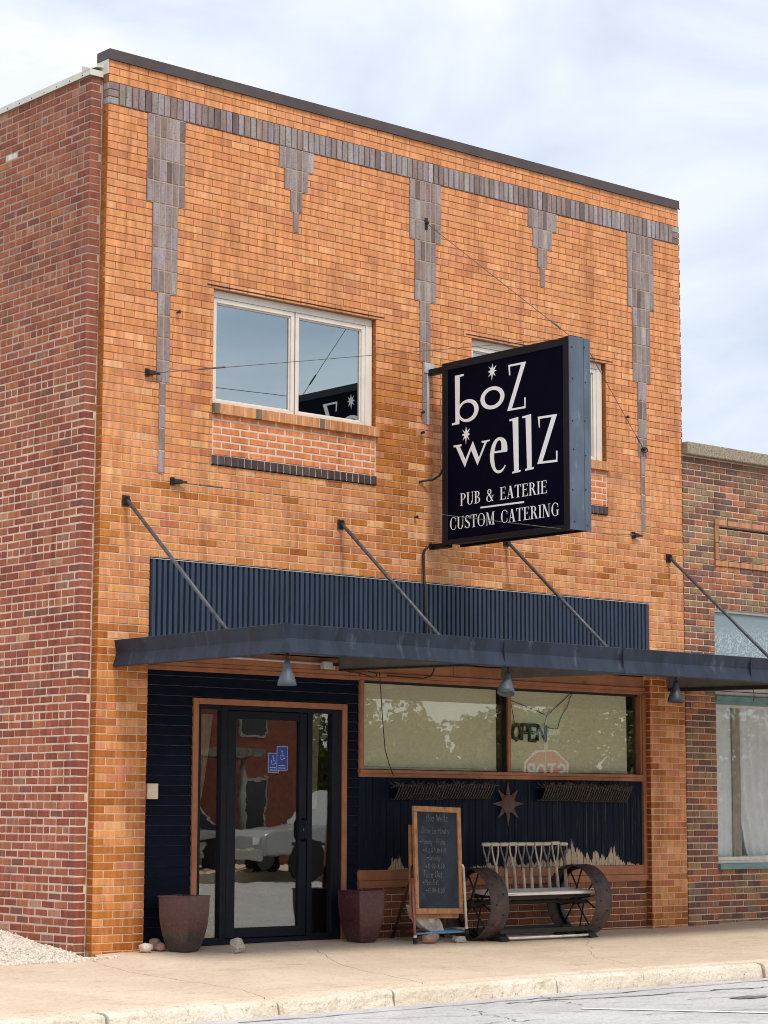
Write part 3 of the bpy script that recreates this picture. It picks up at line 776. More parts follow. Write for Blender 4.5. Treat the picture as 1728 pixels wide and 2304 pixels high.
# plain continuation of the side wall behind the laid bricks, rear wall and roof
MB().box(RX + .012, .06, DEPTH + .002, 14.0, -.2, RTOP).build('rear_side', 'house_brick', side)
MB().box(.06, 7.5, 13.8, 14.0, -.2, RTOP).build('rear_wall', 'house_brick', pub)
MB().box(.06, 7.55, .12, 13.79, 7.35, 7.40).build('roof', 'roof_shingle', pub)
# toothed return on the far corner
wfar = Wall(side, 'return_brick', 'red_brick', (0, 0, 0), 0, .003, .006, .002); k = 0
while RTOP - k * RCH > 2.4:
    z1 = RTOP - k * RCH; wfar.add(7.505, 7.505 + (.128 if k % 2 else .120), z1 - RCH + .006, z1 - .006, red(0, z1), .20, RY); k += 1
MB().box(7.502, 7.614, RY + .01, 13.8, 0, RTOP).build('far_wall', 'red_mortar', side)
wfar.finish(0)
# metal coping and white flashing
cop = MB().box(-.012, 7.506, -.016, .19, 7.795, 7.886); cop.build('coping', 'coping', pub, bevel=.004)
MB().box(-.014, 7.508, -.021, -.0165, 7.786, 7.800).build('coping_lip', 'coping', pub)
MB().box(-.002, 7.50, .02, .18, 7.60, 7.794).build('parapet_core', 'front_mortar', pub)
fl = MB()
fl.box(-.0095, -.0015, .006, .188, 7.665, 7.7935)
fl.box(-.152, -.010, .082, .092, 7.640, 7.695)
fl.prism([(-.152, .080, 7.695), (-.152, .21, 7.745), (-.152, .21, 7.690)], [(-.011, .080, 7.695), (-.011, .21, 7.745), (-.011, .21, 7.690)])
pf = [(-.152, 7.640), (-.146, 7.700), (-.06, 7.745), (.05, 7.745), (.05, 7.735), (-.06, 7.733), (-.138, 7.695), (-.143, 7.640)]
fl.prism([(x, .093, z) for x, z in pf], [(x, 13.9, z) for x, z in pf])
fl.build('flashing', 'flashing', pub)
rv = MB()
for i in range(26):
    y = .2 + i * .21; t = MB().box(-.152, -.147, y, y + .012, 7.652, 7.664); rv.add(t.v, t.f)
rv.build('flashing_rivets', 'rust_dark', pub)

# upper windows
for wi_, (x0, x1) in enumerate(WINS):
    w = thing('window', None, None); w.parent = pub
    fr = MB(); Y0 = .055
    fr.box(x0 + .008, x1 - .008, Y0 + .004, .16, 5.838, WZ1 - .006)          # head filler
    fr.box(x1 - .088, x1 - .008, Y0, .16, WZ0 + .002, 5.836)
    fr.box(x0 + .008, x0 + .030, Y0, .16, WZ0 + .002, 5.836)
    fr.build('frame', 'window_frame', w, bevel=.003)
    xm = (x0 + x1) / 2 + .018
    for a, b in ((x0 + .032, xm - .006), (xm + .006, x1 - .091)):
        sh = MB(); z0, z1 = WZ0 + .004, 5.834; t = .042
        for q in ((a, b, z1 - t, z1), (a, b, z0, z0 + t), (a, a + t, z0 + t, z1 - t), (b - t, b, z0 + t, z1 - t)): sh.box(q[0], q[1], Y0 + .006, .13, q[2], q[3])
        t2 = .014; a2, b2, z02, z12 = a + t, b - t, z0 + t, z1 - t
        for q in ((a2, b2, z12 - t2, z12), (a2, b2, z02, z02 + t2), (a2, a2 + t2, z02 + t2, z12 - t2), (b2 - t2, b2, z02 + t2, z12 - t2)): sh.box(q[0], q[1], Y0 + .022, .12, q[2], q[3])
        so = sh.build('sash', 'window_frame', w, bevel=.003)
        MB().box(a2 + .004, b2 - .004, Y0 + .036, Y0 + .040, z02 + .004, z12 - .004).build('pane', 'glass_upper', w)
    MB().box(xm - .0055, xm + .0055, Y0 + .02, .13, WZ0 + .004, 5.834).build('mullion_gap', 'dark_gap', w)
    ib = MB(); ib.box(x0 - .1, x1 + .1, 1.6, 1.62, 4.2, 6.6); ib.box(x0 - .1, x0 - .08, .17, 1.6, 4.2, 6.6); ib.box(x1 + .08, x1 + .1, .17, 1.6, 4.2, 6.6); ib.box(x0 - .1, x1 + .1, .17, 1.6, 6.58, 6.6); ib.box(x0 - .1, x1 + .1, .17, 1.6, 4.2, 4.22)
    ib.build('room', 'interior', w)
wo.finish(300, sign_hides); ws.finish(300); wr.finish(300); wred.finish(300)

# navy fascia of vertical slats
fas = thing('fascia', None, None); fas.parent = pub
MB().box(.527, 6.926, .012, .05, 2.62, 3.384).build('backing', 'dark_gap', fas)
n = 108; w = (6.922 - .531) / n
sm = MB()
hw = w / 2 - .004; pr = [(-hw, .0), (-hw + .007, -.030), (hw - .012, -.032), (hw, -.012), (hw, 0)]
sm.prism([(x, y, 0) for x, y in pr], [(x, y, .752) for x, y in pr]); sme = sm.mesh('fascia_slat', 'navy_slat')
for i in range(n):
    inst('fascia_slat', sme, fas, (.531 + (i + .5) * w, .010 + U(-.001, .001), 2.625 + U(-.002, .004)), (0, 0, 0))
MB().box(.520, 6.934, -.020, .011, 3.3815, 3.3885).build('cap_strip', 'galv', fas)

# clapboards round the door
sid = thing('siding', None, None, (0, .01, 0)); sid.parent = pub
SY = .072; EXP = .0872
def clap(x0, x1, z0, parent=sid):
    h = EXP + .012
    mb = MB()
    mb.prism([(x0, SY, z0 + .005), (x0, SY + .014, z0 + h), (x0, SY + .024, z0 + h), (x0, SY + .022, z0)], [(x1, SY, z0 + .005), (x1, SY + .014, z0 + h), (x1, SY + .024, z0 + h), (x1, SY + .022, z0)])
    mb.add([(x0, SY - .001, z0 + .0056), (x1, SY - .001, z0 + .0056), (x1, SY + .016, z0 - .0004), (x0, SY + .016, z0 - .0004)], [(0, 3, 2, 1)], 1)  # paler strip along each board's lower edge
    mb.build('clapboard', ['navy_paint', 'pale_edge'], parent)
z = .02
while z < 2.40:
    segs = [(.527, 2.988)] if z > 2.185 else [(.527, 1.068), (2.842, 2.988)]
    for a, b in segs: clap(a, b, z)
    z += EXP
MB().box(.53, 1.066, SY + .0245, .16, -.05, 2.42).box(2.844, 2.99, SY + .0245, .16, -.05, 2.42).box(1.066, 2.844, SY + .0245, .16, 2.195, 2.42).build('sheathing', 'dark_gap', sid)
# ---- shopfront timber: friezes, trims, ledger boards
trim = thing('timber_trim', None, None, (0, .03, 0)); trim.parent = pub
def tb(name, x0, x1, y0, y1, z0, z1, mat='brown_trim', parent=trim, bev=.003):
    return MB().box(x0, x1, y0, y1, z0, z1).build(name, mat, parent, bevel=bev)
tb('frieze_board', .527, 4.20, .052, .09, 2.502, 2.615); tb('frieze_board', 4.204, 6.943, .052, .09, 2.502, 2.615)
tb('head_board', .527, 2.992, .040, .09, 2.422, 2.462); tb('head_moulding', .527, 2.992, .047, .09, 2.4635, 2.5005)
tb('head_board', 2.996, 6.943, .034, .09, 2.462, 2.5005); tb('head_moulding', 2.996, 6.943, .044, .09, 2.428, 2.4605)
tb('upright', 2.998, 3.046, .036, .12, 1.590, 2.4265); tb('upright', 4.932, 4.972, .040, .066, 1.590, 2.4265); MB().box(4.934, 4.970, .0665, .12, 1.590, 2.4265).build('gap_filler', 'dark_gap', trim); tb('upright', 6.872, 6.892, .045, .12, 1.590, 2.4265)  # dark filler paints the shaded gap between middle upright and glass
tb('upright', 6.8935, 6.944, .030, .09, .556, 2.4265)
tb('upright', 2.9895, 2.9965, .040, .09, 1.520, 2.4205)
tb('sill_board', 2.990, 6.8925, .022, .12, 1.556, 1.588); tb('sill_board', 2.998, 6.8925, .034, .09, 1.518, 1.5545)
tb('ledger_board', 2.984, 4.55, .036, .09, .5565, .652); tb('ledger_board', 4.554, 6.8925, .037, .09, .5565, .650)
tb('ledger_board', 2.984, 6.943, .020, .09, .492, .5545)
MB().box(3.05, 6.87, .085, .095, 2.402, 2.4275).build('blind_recess', 'dark_gap', trim)
# knee wall
knee = thing('knee_wall', None, None); knee.parent = pub
wk = Wall(knee, 'brick', 'orange_brick', jit=.001, chamfer=.004, dn=.002); mk = []
KN = [((.26, .085, .030), 4), ((.20, .058, .022), 3), ((.31, .115, .040), 2), ((.15, .05, .025), 1.5)]  # brick colours darkened to include the shade on the knee wall
for r in range(8):
    z1 = .490 - r * CH
    lay(wk, mk, [(2.99, 6.944)], z1 - CH, z1, 2.99 + (0 if r % 2 else MOD / 2), lambda x, z: pick(KN), mod=MOD, joint=.010, hj=.010, yoff=.076)
wk.finish(300)
mortar_mesh(mk, (0, 0, 0), 0, .085, .15, 0).build('mortar', 'pale_mortar', knee)
# peeling tongue-and-groove panel under the window
pan = thing('board_panel', None, None, (0, .03, 0)); pan.parent = pub
n = 44; w = (6.891 - 2.99) / n
bm_ = MB(); hw = w / 2 - .001; pr = [(-hw, 0), (-hw, -.006), (-hw + .005, -.011), (hw - .005, -.011), (hw, -.006), (hw, 0)]
bm_.prism([(x, y, 0) for x, y in pr], [(x, y, .864) for x, y in pr]); bme = bm_.mesh('panel_board', 'peeling_navy')
for i in range(n): inst('panel_board', bme, pan, (2.99 + (i + .5) * w, .0635 + U(-.0012, .0012), .6525), (0, 0, 0))
MB().box(2.99, 6.89, .065, .10, .60, 1.53).build('backing', 'dark_gap', pan)

# shop window panes and what is behind
sw = thing('shop_window', None, None, (0, .03, 0)); sw.parent = pub
MB().box(3.048, 4.932, .098, .103, 1.590, 2.426).build('pane', 'glass_shop', sw); MB().box(4.972, 6.870, .098, .103, 1.590, 2.426).build('pane', 'glass_shop', sw)
MB().box(4.88, 5.0, .150, .20, 1.5, 2.5).build('inner_post', 'dark_gap', sw)
for nm, a, b, lab in (('roller_shade', 3.052, 4.868, 'olive roller shade drawn down in the shop window pane beside the door'), ('roller_shade', 4.985, 6.765, 'olive roller shade drawn down behind the dark OPEN sign')):
    t = thing(nm, lab, 'blind', ((a + b) / 2, .175, 1.6), 0, 'roller shades in the shop window')
    vs = []; nx = 24
    for j in range(9):
        for i in range(nx + 1):
            x = lerp(a, b, i / nx); z = lerp(1.618, 2.47, j / 8); vs.append((x - t.location.x, .010 * noise.noise(Vector((x * 1.1, z * .8, 7))) , z - 1.6))
    MB().add(vs, [(j * (nx + 1) + i, j * (nx + 1) + i + 1, (j + 1) * (nx + 1) + i + 1, (j + 1) * (nx + 1) + i) for j in range(8) for i in range(nx)]).build('cloth', 'shade_cloth', t, smooth=True)
    MB(t.location).box(a, b, .167, .182, 1.597, 1.616).build('hem_bar', 'hem', t, bevel=.003)
# dark rooms behind door and window
rm = MB()
rm.box(.6, 7.0, 3.4, 3.45, -.05, 2.7); rm.box(.55, .6, .17, 3.4, -.05, 2.7); rm.box(7.0, 7.05, .17, 3.4, -.05, 2.7); rm.box(.55, 7.05, .17, 3.45, -.09, -.05); rm.box(.55, 7.05, .17, 3.45, 2.7, 2.74); rm.box(2.9, 2.95, .17, 3.4, -.05, 2.7)
rm.build('room', 'interior', pub)

# ---- door unit
dr = thing('door', None, None, (0, .03, 0)); dr.parent = pub
tb('door_casing', 1.069, 1.127, .038, .10, .02, 2.191, parent=dr); tb('door_casing', 2.783, 2.841, .038, .10, .02, 2.191, parent=dr); tb('door_casing', 1.129, 2.781, .038, .10, 2.138, 2.191, parent=dr)
F = 'navy_frame'
df = MB()
df.box(1.130, 1.164, .050, .13, .02, 2.136); df.box(1.387, 1.452, .050, .13, .02, 2.136); df.box(2.378, 2.434, .050, .13, .02, 2.136); df.box(2.668, 2.780, .050, .13, .02, 2.136)
df.box(1.1645, 1.3865, .052, .13, 2.092, 2.136); df.box(1.4525, 2.3775, .052, .13, 2.098, 2.136); df.box(2.4345, 2.6675, .052, .13, 2.098, 2.136)
df.box(1.1645, 1.3865, .052, .13, .025, .088); df.box(2.4345, 2.6675, .052, .13, .025, .095)
df.build('frame', F, dr, bevel=.004)
dl = MB()
dl.box(1.458, 1.560, .058, .11, .078, 2.092); dl.box(2.286, 2.372, .058, .11, .078, 2.092); dl.box(1.5605, 2.2855, .060, .11, 2.018, 2.092); dl.box(1.5605, 2.2855, .060, .11, .078, .166)
dl.build('leaf', F, dr, bevel=.004)
MB().box(1.40, 2.44, .045, .14, .030, .072).build('threshold', 'navy_frame', dr, bevel=.004)
MB().box(1.558, 2.288, .082, .088, .160, 2.022).build('pane', 'glass_door', dr)
MB().box(1.162, 1.390, .085, .091, .085, 2.095).build('sidelight_pane', 'glass_door', dr); MB().box(2.432, 2.670, .085, .091, .090, 2.10).build('sidelight_pane', 'glass_door', dr)
hd = MB(); hd.tube([(2.330, .056, 1.125), (2.330, .018, 1.120), (2.322, .004, 1.09), (2.322, .004, .97), (2.330, .018, .935), (2.330, .056, .930)], .011, 10); hd.build('handle', 'navy_frame', dr, smooth=True)
MB().lathe([(0, -.004), (.010, -.004), (.012, 0), (.012, .01)], Matrix.Translation((2.345, .058, 1.03)) @ Matrix.Rotation(math.pi / 2, 4, 'X'), 12).build('lock', 'galv', dr)
# dark panel standing in for the reflection low in the far sidelight
MB().box(2.436, 2.666, .16, .17, .09, .52).build('reflection_panel', 'dark_gap', dr)
def curtain(name, lab, x0, x1, z0, z1, y, mat, gather=None, folds=9, amp=.012):
    t = thing(name, lab, 'curtain', ((x0 + x1) / 2, y, z0)); vs = []; nx, nz = folds * 6, 24
    for j in range(nz + 1):
        tz = j / nz; z = lerp(z0, z1, tz)
        a, b = (x0, x1) if not gather else gather(tz, x0, x1)
        for i in range(nx + 1):
            s = i / nx; vs.append((lerp(a, b, s) - t.location.x, amp * math.sin(s * folds * 6.283 + 1.2 * noise.noise(Vector((s * 4, z * 2, y)))) + .3 * amp * noise.noise(Vector((s * 20, z * 6, 2))), z - z0))
    MB().add(vs, [(j * (nx + 1) + i, j * (nx + 1) + i + 1, (j + 1) * (nx + 1) + i + 1, (j + 1) * (nx + 1) + i) for j in range(nz) for i in range(nx)]).build('drape', mat, t, smooth=True)
    return t
def swag_l(t, a, b): return a, lerp(lerp(a, b, .25), b, clamp(t) ** .6)
def swag_r(t, a, b): return a, lerp(lerp(a, b, .85), b, t)
curtain('curtain', 'cream swagged curtain in the sidelight next to the outlet cover', 1.15, 1.42, 1.12, 2.06, .26, 'curtain_cream', swag_l, 6)
curtain('curtain', 'cream tied curtain in the sidelight beside the shop window', 2.42, 2.66, 1.22, 2.08, .26, 'curtain_cream', swag_r, 6)

# door notices: blue accessibility signs
def ring_pts(cx, cz, r, a0, a1, n=18): return [(cx + r * math.cos(lerp(a0, a1, i / n)), cz + r * math.sin(lerp(a0, a1, i / n))) for i in range(n + 1)]
def strokes(mb, pls, w, y, T=None, th=.0008):
    """flat lettering strokes, each lifted a hair above the last so that none share a plane"""
    for k, pl in enumerate(pls):
        yy = y - .00025 * (k % 7)
        for i in range(len(pl) - 1):
            a = Vector(pl[i]); b = Vector(pl[i + 1]); d = b - a
            if d.length < 1e-5: continue
            d.normalize(); nn = Vector((-d.y, d.x)) * w / 2; e = d * w * .35; q = yy - .00004 * (i % 5)
            P = [a - e + nn, a - e - nn, b + e - nn, b + e + nn]
            mb.add([T(p.x, p.y, q) if T else (p.x, q, p.y) for p in P], [(0, 1, 2, 3)])
def notice(x0, x1, z0, z1, y, lab, wig=0.0):
    t = thing('notice', lab, 'notice', ((x0 + x1) / 2, y, z0), 0, 'blue accessibility notices on the glass door')
    MB(t.location).box(x0, x1, y, y + .003, z0, z1).build('backing', 'notice_edge', t)
    MB(t.location).box(x0 + .005, x1 - .005, y - .0015, y, z0 + .005, z1 - .005).build('sheet', 'blue_notice', t)
    cx = lerp(x0, x1, .48); cz = lerp(z0, z1, .60); s = (x1 - x0) * .9
    mb = MB(t.location)
    head = ring_pts(cx - .02 * s, cz + .36 * s, .055 * s, 0, 6.283, 10)
    wheel = ring_pts(cx - .01 * s, cz - .10 * s, .20 * s, 2.2, 6.0, 14)
    body = [(cx - .02 * s, cz + .28 * s), (cx, cz + .02 * s), (cx + .16 * s, cz + .02 * s), (cx + .24 * s, cz - .22 * s), (cx + .32 * s, cz - .20 * s)]
    strokes(mb, [head, wheel, body, [(cx - .01 * s, cz + .16 * s), (cx + .14 * s, cz + .16 * s)]], .035 * s, y - .002)
    for k in range(2): strokes(mb, [[(x0 + .02, z0 + .022 + .022 * k), (x1 - .02 - .015 * k, z0 + .022 + .022 * k)]], .006, y - .002)
    mb.build('symbol', 'notice_edge', t)
notice(2.035, 2.160, 1.565, 1.785, .1065, 'taller blue wheelchair notice on the glass door, overlapping the other')
notice(1.937, 2.060, 1.545, 1.722, .1095, 'shorter blue wheelchair notice tucked behind the taller one on the door')

# OPEN sign and its cord
FONT = {
'O': (1, [[(.5, 1), (.15, .85), (0, .5), (.15, .15), (.5, 0), (.85, .15), (1, .5), (.85, .85), (.5, 1)]]), 'P': (.8, [[(0, 0), (0, 1), (.7, 1), (.95, .78), (.7, .5), (0, .5)]]),
'E': (.8, [[(.9, 1), (0, 1), (0, 0), (.9, 0)], [(0, .52), (.7, .52)]]), 'N': (.95, [[(0, 0), (0, 1), (1, 0), (1, 1)]]), 'S': (.8, [[(.9, .85), (.6, 1), (.15, .92), (.05, .72), (.25, .55), (.75, .45), (.95, .25), (.75, .05), (.3, 0), (0, .15)]]),
'T': (.85, [[(0, 1), (1, 1)], [(.5, 1), (.5, 0)]]), 'B': (.8, [[(0, 0), (0, 1), (.6, .97), (.8, .8), (.55, .55), (0, .5)], [(.55, .55), (.95, .3), (.7, .04), (0, 0)]]), 'D': (.9, [[(.1, 0), (.1, 1), (.55, .95), (.95, .6), (.85, .2), (.5, 0), (0, 0)]]),
'I': (.5, [[(.5, 0), (.5, 1)], [(0, 1), (1, 1)], [(0, 0), (1, 0)]]), 'H': (.9, [[(0, 0), (.05, 1)], [(.95, 0), (.9, 1)], [(0, .5), (.95, .55)]]), 'M': (1.1, [[(0, 0), (.1, 1), (.5, .35), (.9, 1), (1, 0)]]), 'F': (.75, [[(0, 0), (.05, 1), (.95, 1)], [(0, .52), (.7, .55)]]),
'W': (1.2, [[(0, 1), (.25, 0), (.5, .7), (.72, 0), (1, 1)]]), 'o': (.65, [[(.5, .6), (.1, .45), (.05, .15), (.4, 0), (.85, .12), (.9, .45), (.5, .6)]]), 'z': (.6, [[(.05, .58), (.9, .6), (.05, .02), (.95, 0)]]), 'e': (.62, [[(.1, .3), (.9, .36), (.7, .6), (.25, .56), (.05, .25), (.3, 0), (.9, .08)]]),
'l': (.35, [[(.3, 1.05), (.45, .1), (.8, .0)]]), 'i': (.28, [[(.5, .6), (.5, 0)], [(.45, .82), (.55, .86)]]), 'n': (.62, [[(.05, 0), (.05, .6)], [(.05, .4), (.5, .62), (.85, .45), (.9, 0)]]), 'u': (.62, [[(.05, .6), (.1, .12), (.45, 0), (.85, .2)], [(.88, .6), (.92, 0)]]), 'r': (.45, [[(.1, 0), (.1, .6)], [(.1, .35), (.5, .6), (.95, .58)]]),
's': (.55, [[(.9, .5), (.5, .62), (.1, .48), (.75, .22), (.7, .03), (.1, .02)]]), 'd': (.65, [[(.9, 1), (.88, 0)], [(.88, .45), (.4, .6), (.05, .3), (.3, 0), (.88, .15)]]), 'a': (.62, [[(.85, .55), (.3, .6), (.05, .25), (.35, 0), (.85, .2)], [(.85, .6), (.95, 0)]]), 'y': (.62, [[(.05, .6), (.45, .1)], [(.95, .6), (.2, -.35)]]), 't': (.5, [[(.5, .95), (.5, .05), (.9, 0)], [(.05, .65), (.95, .68)]]), 'k': (.6, [[(.1, 1), (.1, 0)], [(.85, .6), (.12, .28), (.9, 0)]]),
'1': (.4, [[(.2, .8), (.6, 1), (.6, 0)]]), '2': (.7, [[(.1, .8), (.5, 1), (.85, .75), (.1, 0), (.95, 0)]]), '3': (.7, [[(.1, .95), (.7, 1), (.85, .75), (.4, .52), (.9, .3), (.6, 0), (.05, .08)]]), '5': (.7, [[(.9, 1), (.2, 1), (.12, .55), (.7, .6), (.9, .25), (.5, 0), (.05, .1)]]), '8': (.7, [[(.5, .52), (.15, .78), (.5, 1), (.85, .78), (.5, .52), (.08, .25), (.5, 0), (.92, .25), (.5, .52)]]), '0': (.7, [[(.5, 1), (.08, .5), (.5, 0), (.92, .5), (.5, 1)]]),
':': (.3, [[(.5, .62), (.5, .56)], [(.5, .14), (.5, .08)]]), '-': (.55, [[(.1, .45), (.9, .45)]]), '&': (.75, [[(.95, 0), (.2, .75), (.45, 1), (.7, .78), (.1, .3), (.35, 0), (.95, .4)]]), '.': (.3, [[(.45, .02), (.55, .06)]]), ' ': (.45, []),
'R': (.8, [[(0, 0), (0, 1), (.7, 1), (.92, .76), (.7, .5), (0, .5)], [(.4, .5), (.95, 0)]]), 'A': (.9, [[(0, 0), (.5, 1), (1, 0)], [(.2, .36), (.8, .36)]]), 'L': (.7, [[(0, 1), (0, 0), (.9, 0)]]),
}
def text_strokes(txt, x, z, h, wf=.62, gap=.16, slant=0., jit=0.):
    pls = []; cx = x
    for ch in txt:
        w, ss = FONT[ch]; w *= h * wf; dz = U(-jit, jit) * h
        for s in ss: pls.append([(cx + p[0] * w + slant * p[1] * h + U(-jit, jit) * h * .3, z + dz + p[1] * h + U(-jit, jit) * h * .3) for p in s])
        cx += w + gap * h * .8
    return pls, cx - x
op = thing('open_sign', 'unlit black OPEN sign hanging behind the shop window pane', 'sign', (5.31, .145, 1.90))
pls, W_ = text_strokes('OPEN', 0, 0, .155, .86, .12, .06)
mbk = MB(); mbt = MB()
for pl in pls:
    P = [(5.070 + p[0] * .485 / W_ - 5.31, .016, p[1] + .012) for p in pl]
    mbk.tube(P, .019, 8); mbt.tube([(x, y - .020, z) for x, y, z in P], .0055, 6)
mbk.build('letters', 'neon_dark', op, smooth=True); mbt.build('tube', 'neon_tube', op, smooth=True)
def cable(name, lab, pts, r, mat='cable_black', sag=0, parent=None, cat='cable', seg=6):
    P = [Vector(p) for p in pts]; o0 = P[0].copy() if parent is None else Vector()
    Q = []
    for i in range(len(P) - 1):
        n = 6 if sag or len(P) < 4 else 3
        for k in range(n): Q.append(P[i].lerp(P[i + 1], k / n) + Vector((0, 0, -sag * 4 * (k / n) * (1 - k / n))))
    Q.append(P[-1])
    o = MB(o0).tube(Q, r, seg).build(name, mat, parent, smooth=True, loc=o0 if parent is None else (0, 0, 0))
    if parent is None: tag(o, lab, cat)
    return o
op_off = op.location - Vector((0, .03, 0))
cb = MB(op_off)
for pts in ([(5.046, .13, 2.311), (5.30, .128, 2.245), (5.565, .13, 2.17), (5.76, .13, 2.30), (5.927, .13, 2.42)], [(5.565, .13, 2.17), (5.526, .13, 2.07)], [(5.545, .13, 2.077), (5.60, .13, 2.045), (5.666, .13, 2.038), (5.717, .13, 2.041), (5.75, .13, 2.123), (5.80, .13, 2.2), (5.861, .13, 2.267), (5.93, .13, 2.41)], [(5.05, .13, 2.31), (5.11, .13, 2.07)]): cb.tube(pts, .0035, 6)
cb.build('cord', 'cable_black', op, smooth=True)

# ================================================================== AWNING
aw = thing('awning', 'flat navy metal awning hung on rods over the pub door and shop window', 'awning', (.175, 0, 2.4))
AX0, AX1, AYF = .178, 10.4, -2.343; o = aw.location
prof = [(.000, 2.652), (-.010, 2.648), (.016, 2.541), (.012, 2.535), (-.022, 2.428), (-.018, 2.420), (.02, 2.420), (.02, 2.645)]   # (outward offset is -), z
joints = [AX0, 2.55, 4.02, 5.77, 7.7, AX1]
for i, (a, b) in enumerate(zip(joints[:-1], joints[1:])):
    mb = MB(o)
    def row(x, k): return [(x + (d if k else 0), AYF + d, z) for d, z in prof]
    mb.prism(row(a + (.0015 if i else 0), i == 0), row(b - .0015, False)); mb.build('fascia_panel', 'navy_metal', aw)
mb = MB(o); mb.prism([(AX0 + d, AYF + d, z) for d, z in prof], [(AX0 + d, .02, z) for d, z in prof][:]); 
mb.f = [f[::-1] for f in mb.f]; mb.build('end_panel', 'navy_metal', aw)
MB(o).prism([(AX0 - .012, AYF - .012, 2.654), (AX0 + .075, AYF - .013, 2.649), (AX0 + .058, AYF + .012, 2.540), (AX0 + .046, AYF - .024, 2.424), (AX0 - .022, AYF - .024, 2.422), (AX0 + .012, AYF + .012, 2.538)], [(AX0 - .004, AYF + .03, 2.654), (AX0 + .075, AYF + .03, 2.649), (AX0 + .058, AYF + .03, 2.540), (AX0 + .046, AYF + .03, 2.424), (AX0 - .004, AYF + .03, 2.422), (AX0 + .02, AYF + .03, 2.538)]).build('corner_cap', 'navy_metal', aw)
for x in joints[1:-1]: MB(o).box(x - .004, x + .004, AYF - .0125, AYF + .02, 2.43, 2.646).build('seam', 'navy_metal', aw)
MB(o).box(AX0 + .025, AX1, AYF + .021, -.006, 2.618, 2.640).build('deck', 'soffit', aw)
RODX = [.254, 2.681, 4.836, 7.257]
for i, x in enumerate([2.670, 4.769, 7.214, 9.6]):
    mb = MB(o); mb.prism([(x, .0, 2.617), (x, .0, 2.508), (x, AYF + .022, 2.462), (x, AYF + .022, 2.617)][::-1], [(x + .05, .0, 2.617), (x + .05, .0, 2.508), (x + .05, AYF + .022, 2.462), (x + .05, AYF + .022, 2.617)][::-1]); r = mb.build('rafter', 'soffit', aw)
    if i != 1: 
        mb = MB(o); mb.prism([(x - .012, -.02, 2.507), (x - .012, -.02, 2.470 if i == 2 else 2.494), (x - .012, AYF + .025, 2.425 if i == 2 else 2.446), (x - .012, AYF + .025, 2.461)][::-1], [(x + .062, -.02, 2.507), (x + .062, -.02, 2.470 if i == 2 else 2.494), (x + .062, AYF + .025, 2.425 if i == 2 else 2.446), (x + .062, AYF + .025, 2.461)][::-1]); mb.build('rafter_flange', 'cable_black', aw)
for x, zt in zip(RODX, (3.868, 3.868, 3.877, 3.899)):
    mb = MB(o); mb.tube([(x, -.03, zt), (x, -1.52, 2.63)], .017, 10); r = mb.build('support_rod', 'rod_steel', aw, smooth=True)
    mb = MB(o); mb.box(x - .035, x + .035, -.012, -.001, zt - .045, zt + .045); mb.box(x - .008, x + .008, -.055, -.012, zt - .03, zt + .03); mb.tube([(x - .025, -.04, zt), (x + .025, -.04, zt)], .010, 8); mb.build('rod_bracket', 'rust_dark', r)
    MB(o).box(x - .05, x + .05, -1.60, -1.46, 2.641, 2.652).build('foot_plate', 'navy_metal', r)

# floodlights
def flood(lab, x, y, ztop, mat, tilt, rz):
    t = thing('floodlight', lab, 'floodlight', (x, y, ztop), rz, 'floodlights under the awning edge')
    mb = MB(); mb.tube([(0, 0, .04), (0, 0, .0), (.012, 0, -.020), (.0, 0, -.042)], .011, 8); mb.lathe([(0, .045), (.028, .045), (.028, .03), (0, .03)], Matrix.Identity(4), 12); mb.tube([(-.02, 0, -.012), (.02, 0, -.012)], .008, 6); mb.build('knuckle', 'cable_black', t, smooth=True)
    T = Matrix.Translation((0, 0, -.030)) @ Matrix.Rotation(tilt, 4, 'Y')
    pr = [(0, 0), (.022, 0), (.026, -.02), (.031, -.05), (.042, -.085), (.060, -.125), (.072, -.160), (.076, -.190), (.070, -.192), (.058, -.15), (.03, -.08), (0, -.06)]
    MB().lathe(pr, T, 28).build('shade', mat, t, smooth=True)
    MB().lathe([(0, -.150), (.050, -.152), (.056, -.155)], T, 20).build('lamp_glass', 'neon_tube', t, smooth=True)
flood('pale grey cone floodlight under the awning corner above the clapboards', .280, -2.25, 2.395, 'lamp_grey', 0.0, 0)
flood('tilted grey cone floodlight above the post between the two shop window panes', 2.700, -2.24, 2.405, 'lamp_grey', .40, .5)
flood('dark grey cone floodlight in front of the far brick pier of the pub', 4.835, -2.24, 2.42, 'lamp_dark', 0.06, .5)

# ================================================================== HANGING SIGN
hs = thing('hanging_sign', 'double sided navy pub sign with white boz wellz lettering hung out over the street', 'sign', (3.747, -.25, 3.72))
o = hs.location; SX = 3.747; sy0, sy1, sz0, sz1 = -.250, -1.965, 3.735, 5.512; T_ = .262
MB(o).box(SX + .012, SX + T_ - .012, sy1 + .02, sy0 - .01, sz0 + .02, sz1 - .02).build('cabinet', 'sign_case', hs)
cs = MB(o); bw = .075
for x0, x1 in ((SX, SX + .03), (SX + T_ - .03, SX + T_)):
    cs.box(x0, x1, sy1, sy0, sz1 - bw, sz1); cs.box(x0, x1, sy1, sy0, sz0, sz0 + .045); cs.box(x0, x1, sy0 - bw, sy0, sz0 + .0455, sz1 - bw - .0005); cs.box(x0, x1, sy1, sy1 + bw, sz0 + .0455, sz1 - bw - .0005)
cs.build('rim', 'sign_case', hs, bevel=.004)
MB(o).box(SX + .0095, SX + .0118, sy1 + bw, sy0 - bw, sz0 + .045, sz1 - bw).build('face', 'sign_face', hs)
MB(o).box(SX + T_ - .0118, SX + T_ - .0095, sy1 + bw, sy0 - bw, sz0 + .045, sz1 - bw).build('rear_face', 'sign_face', hs)
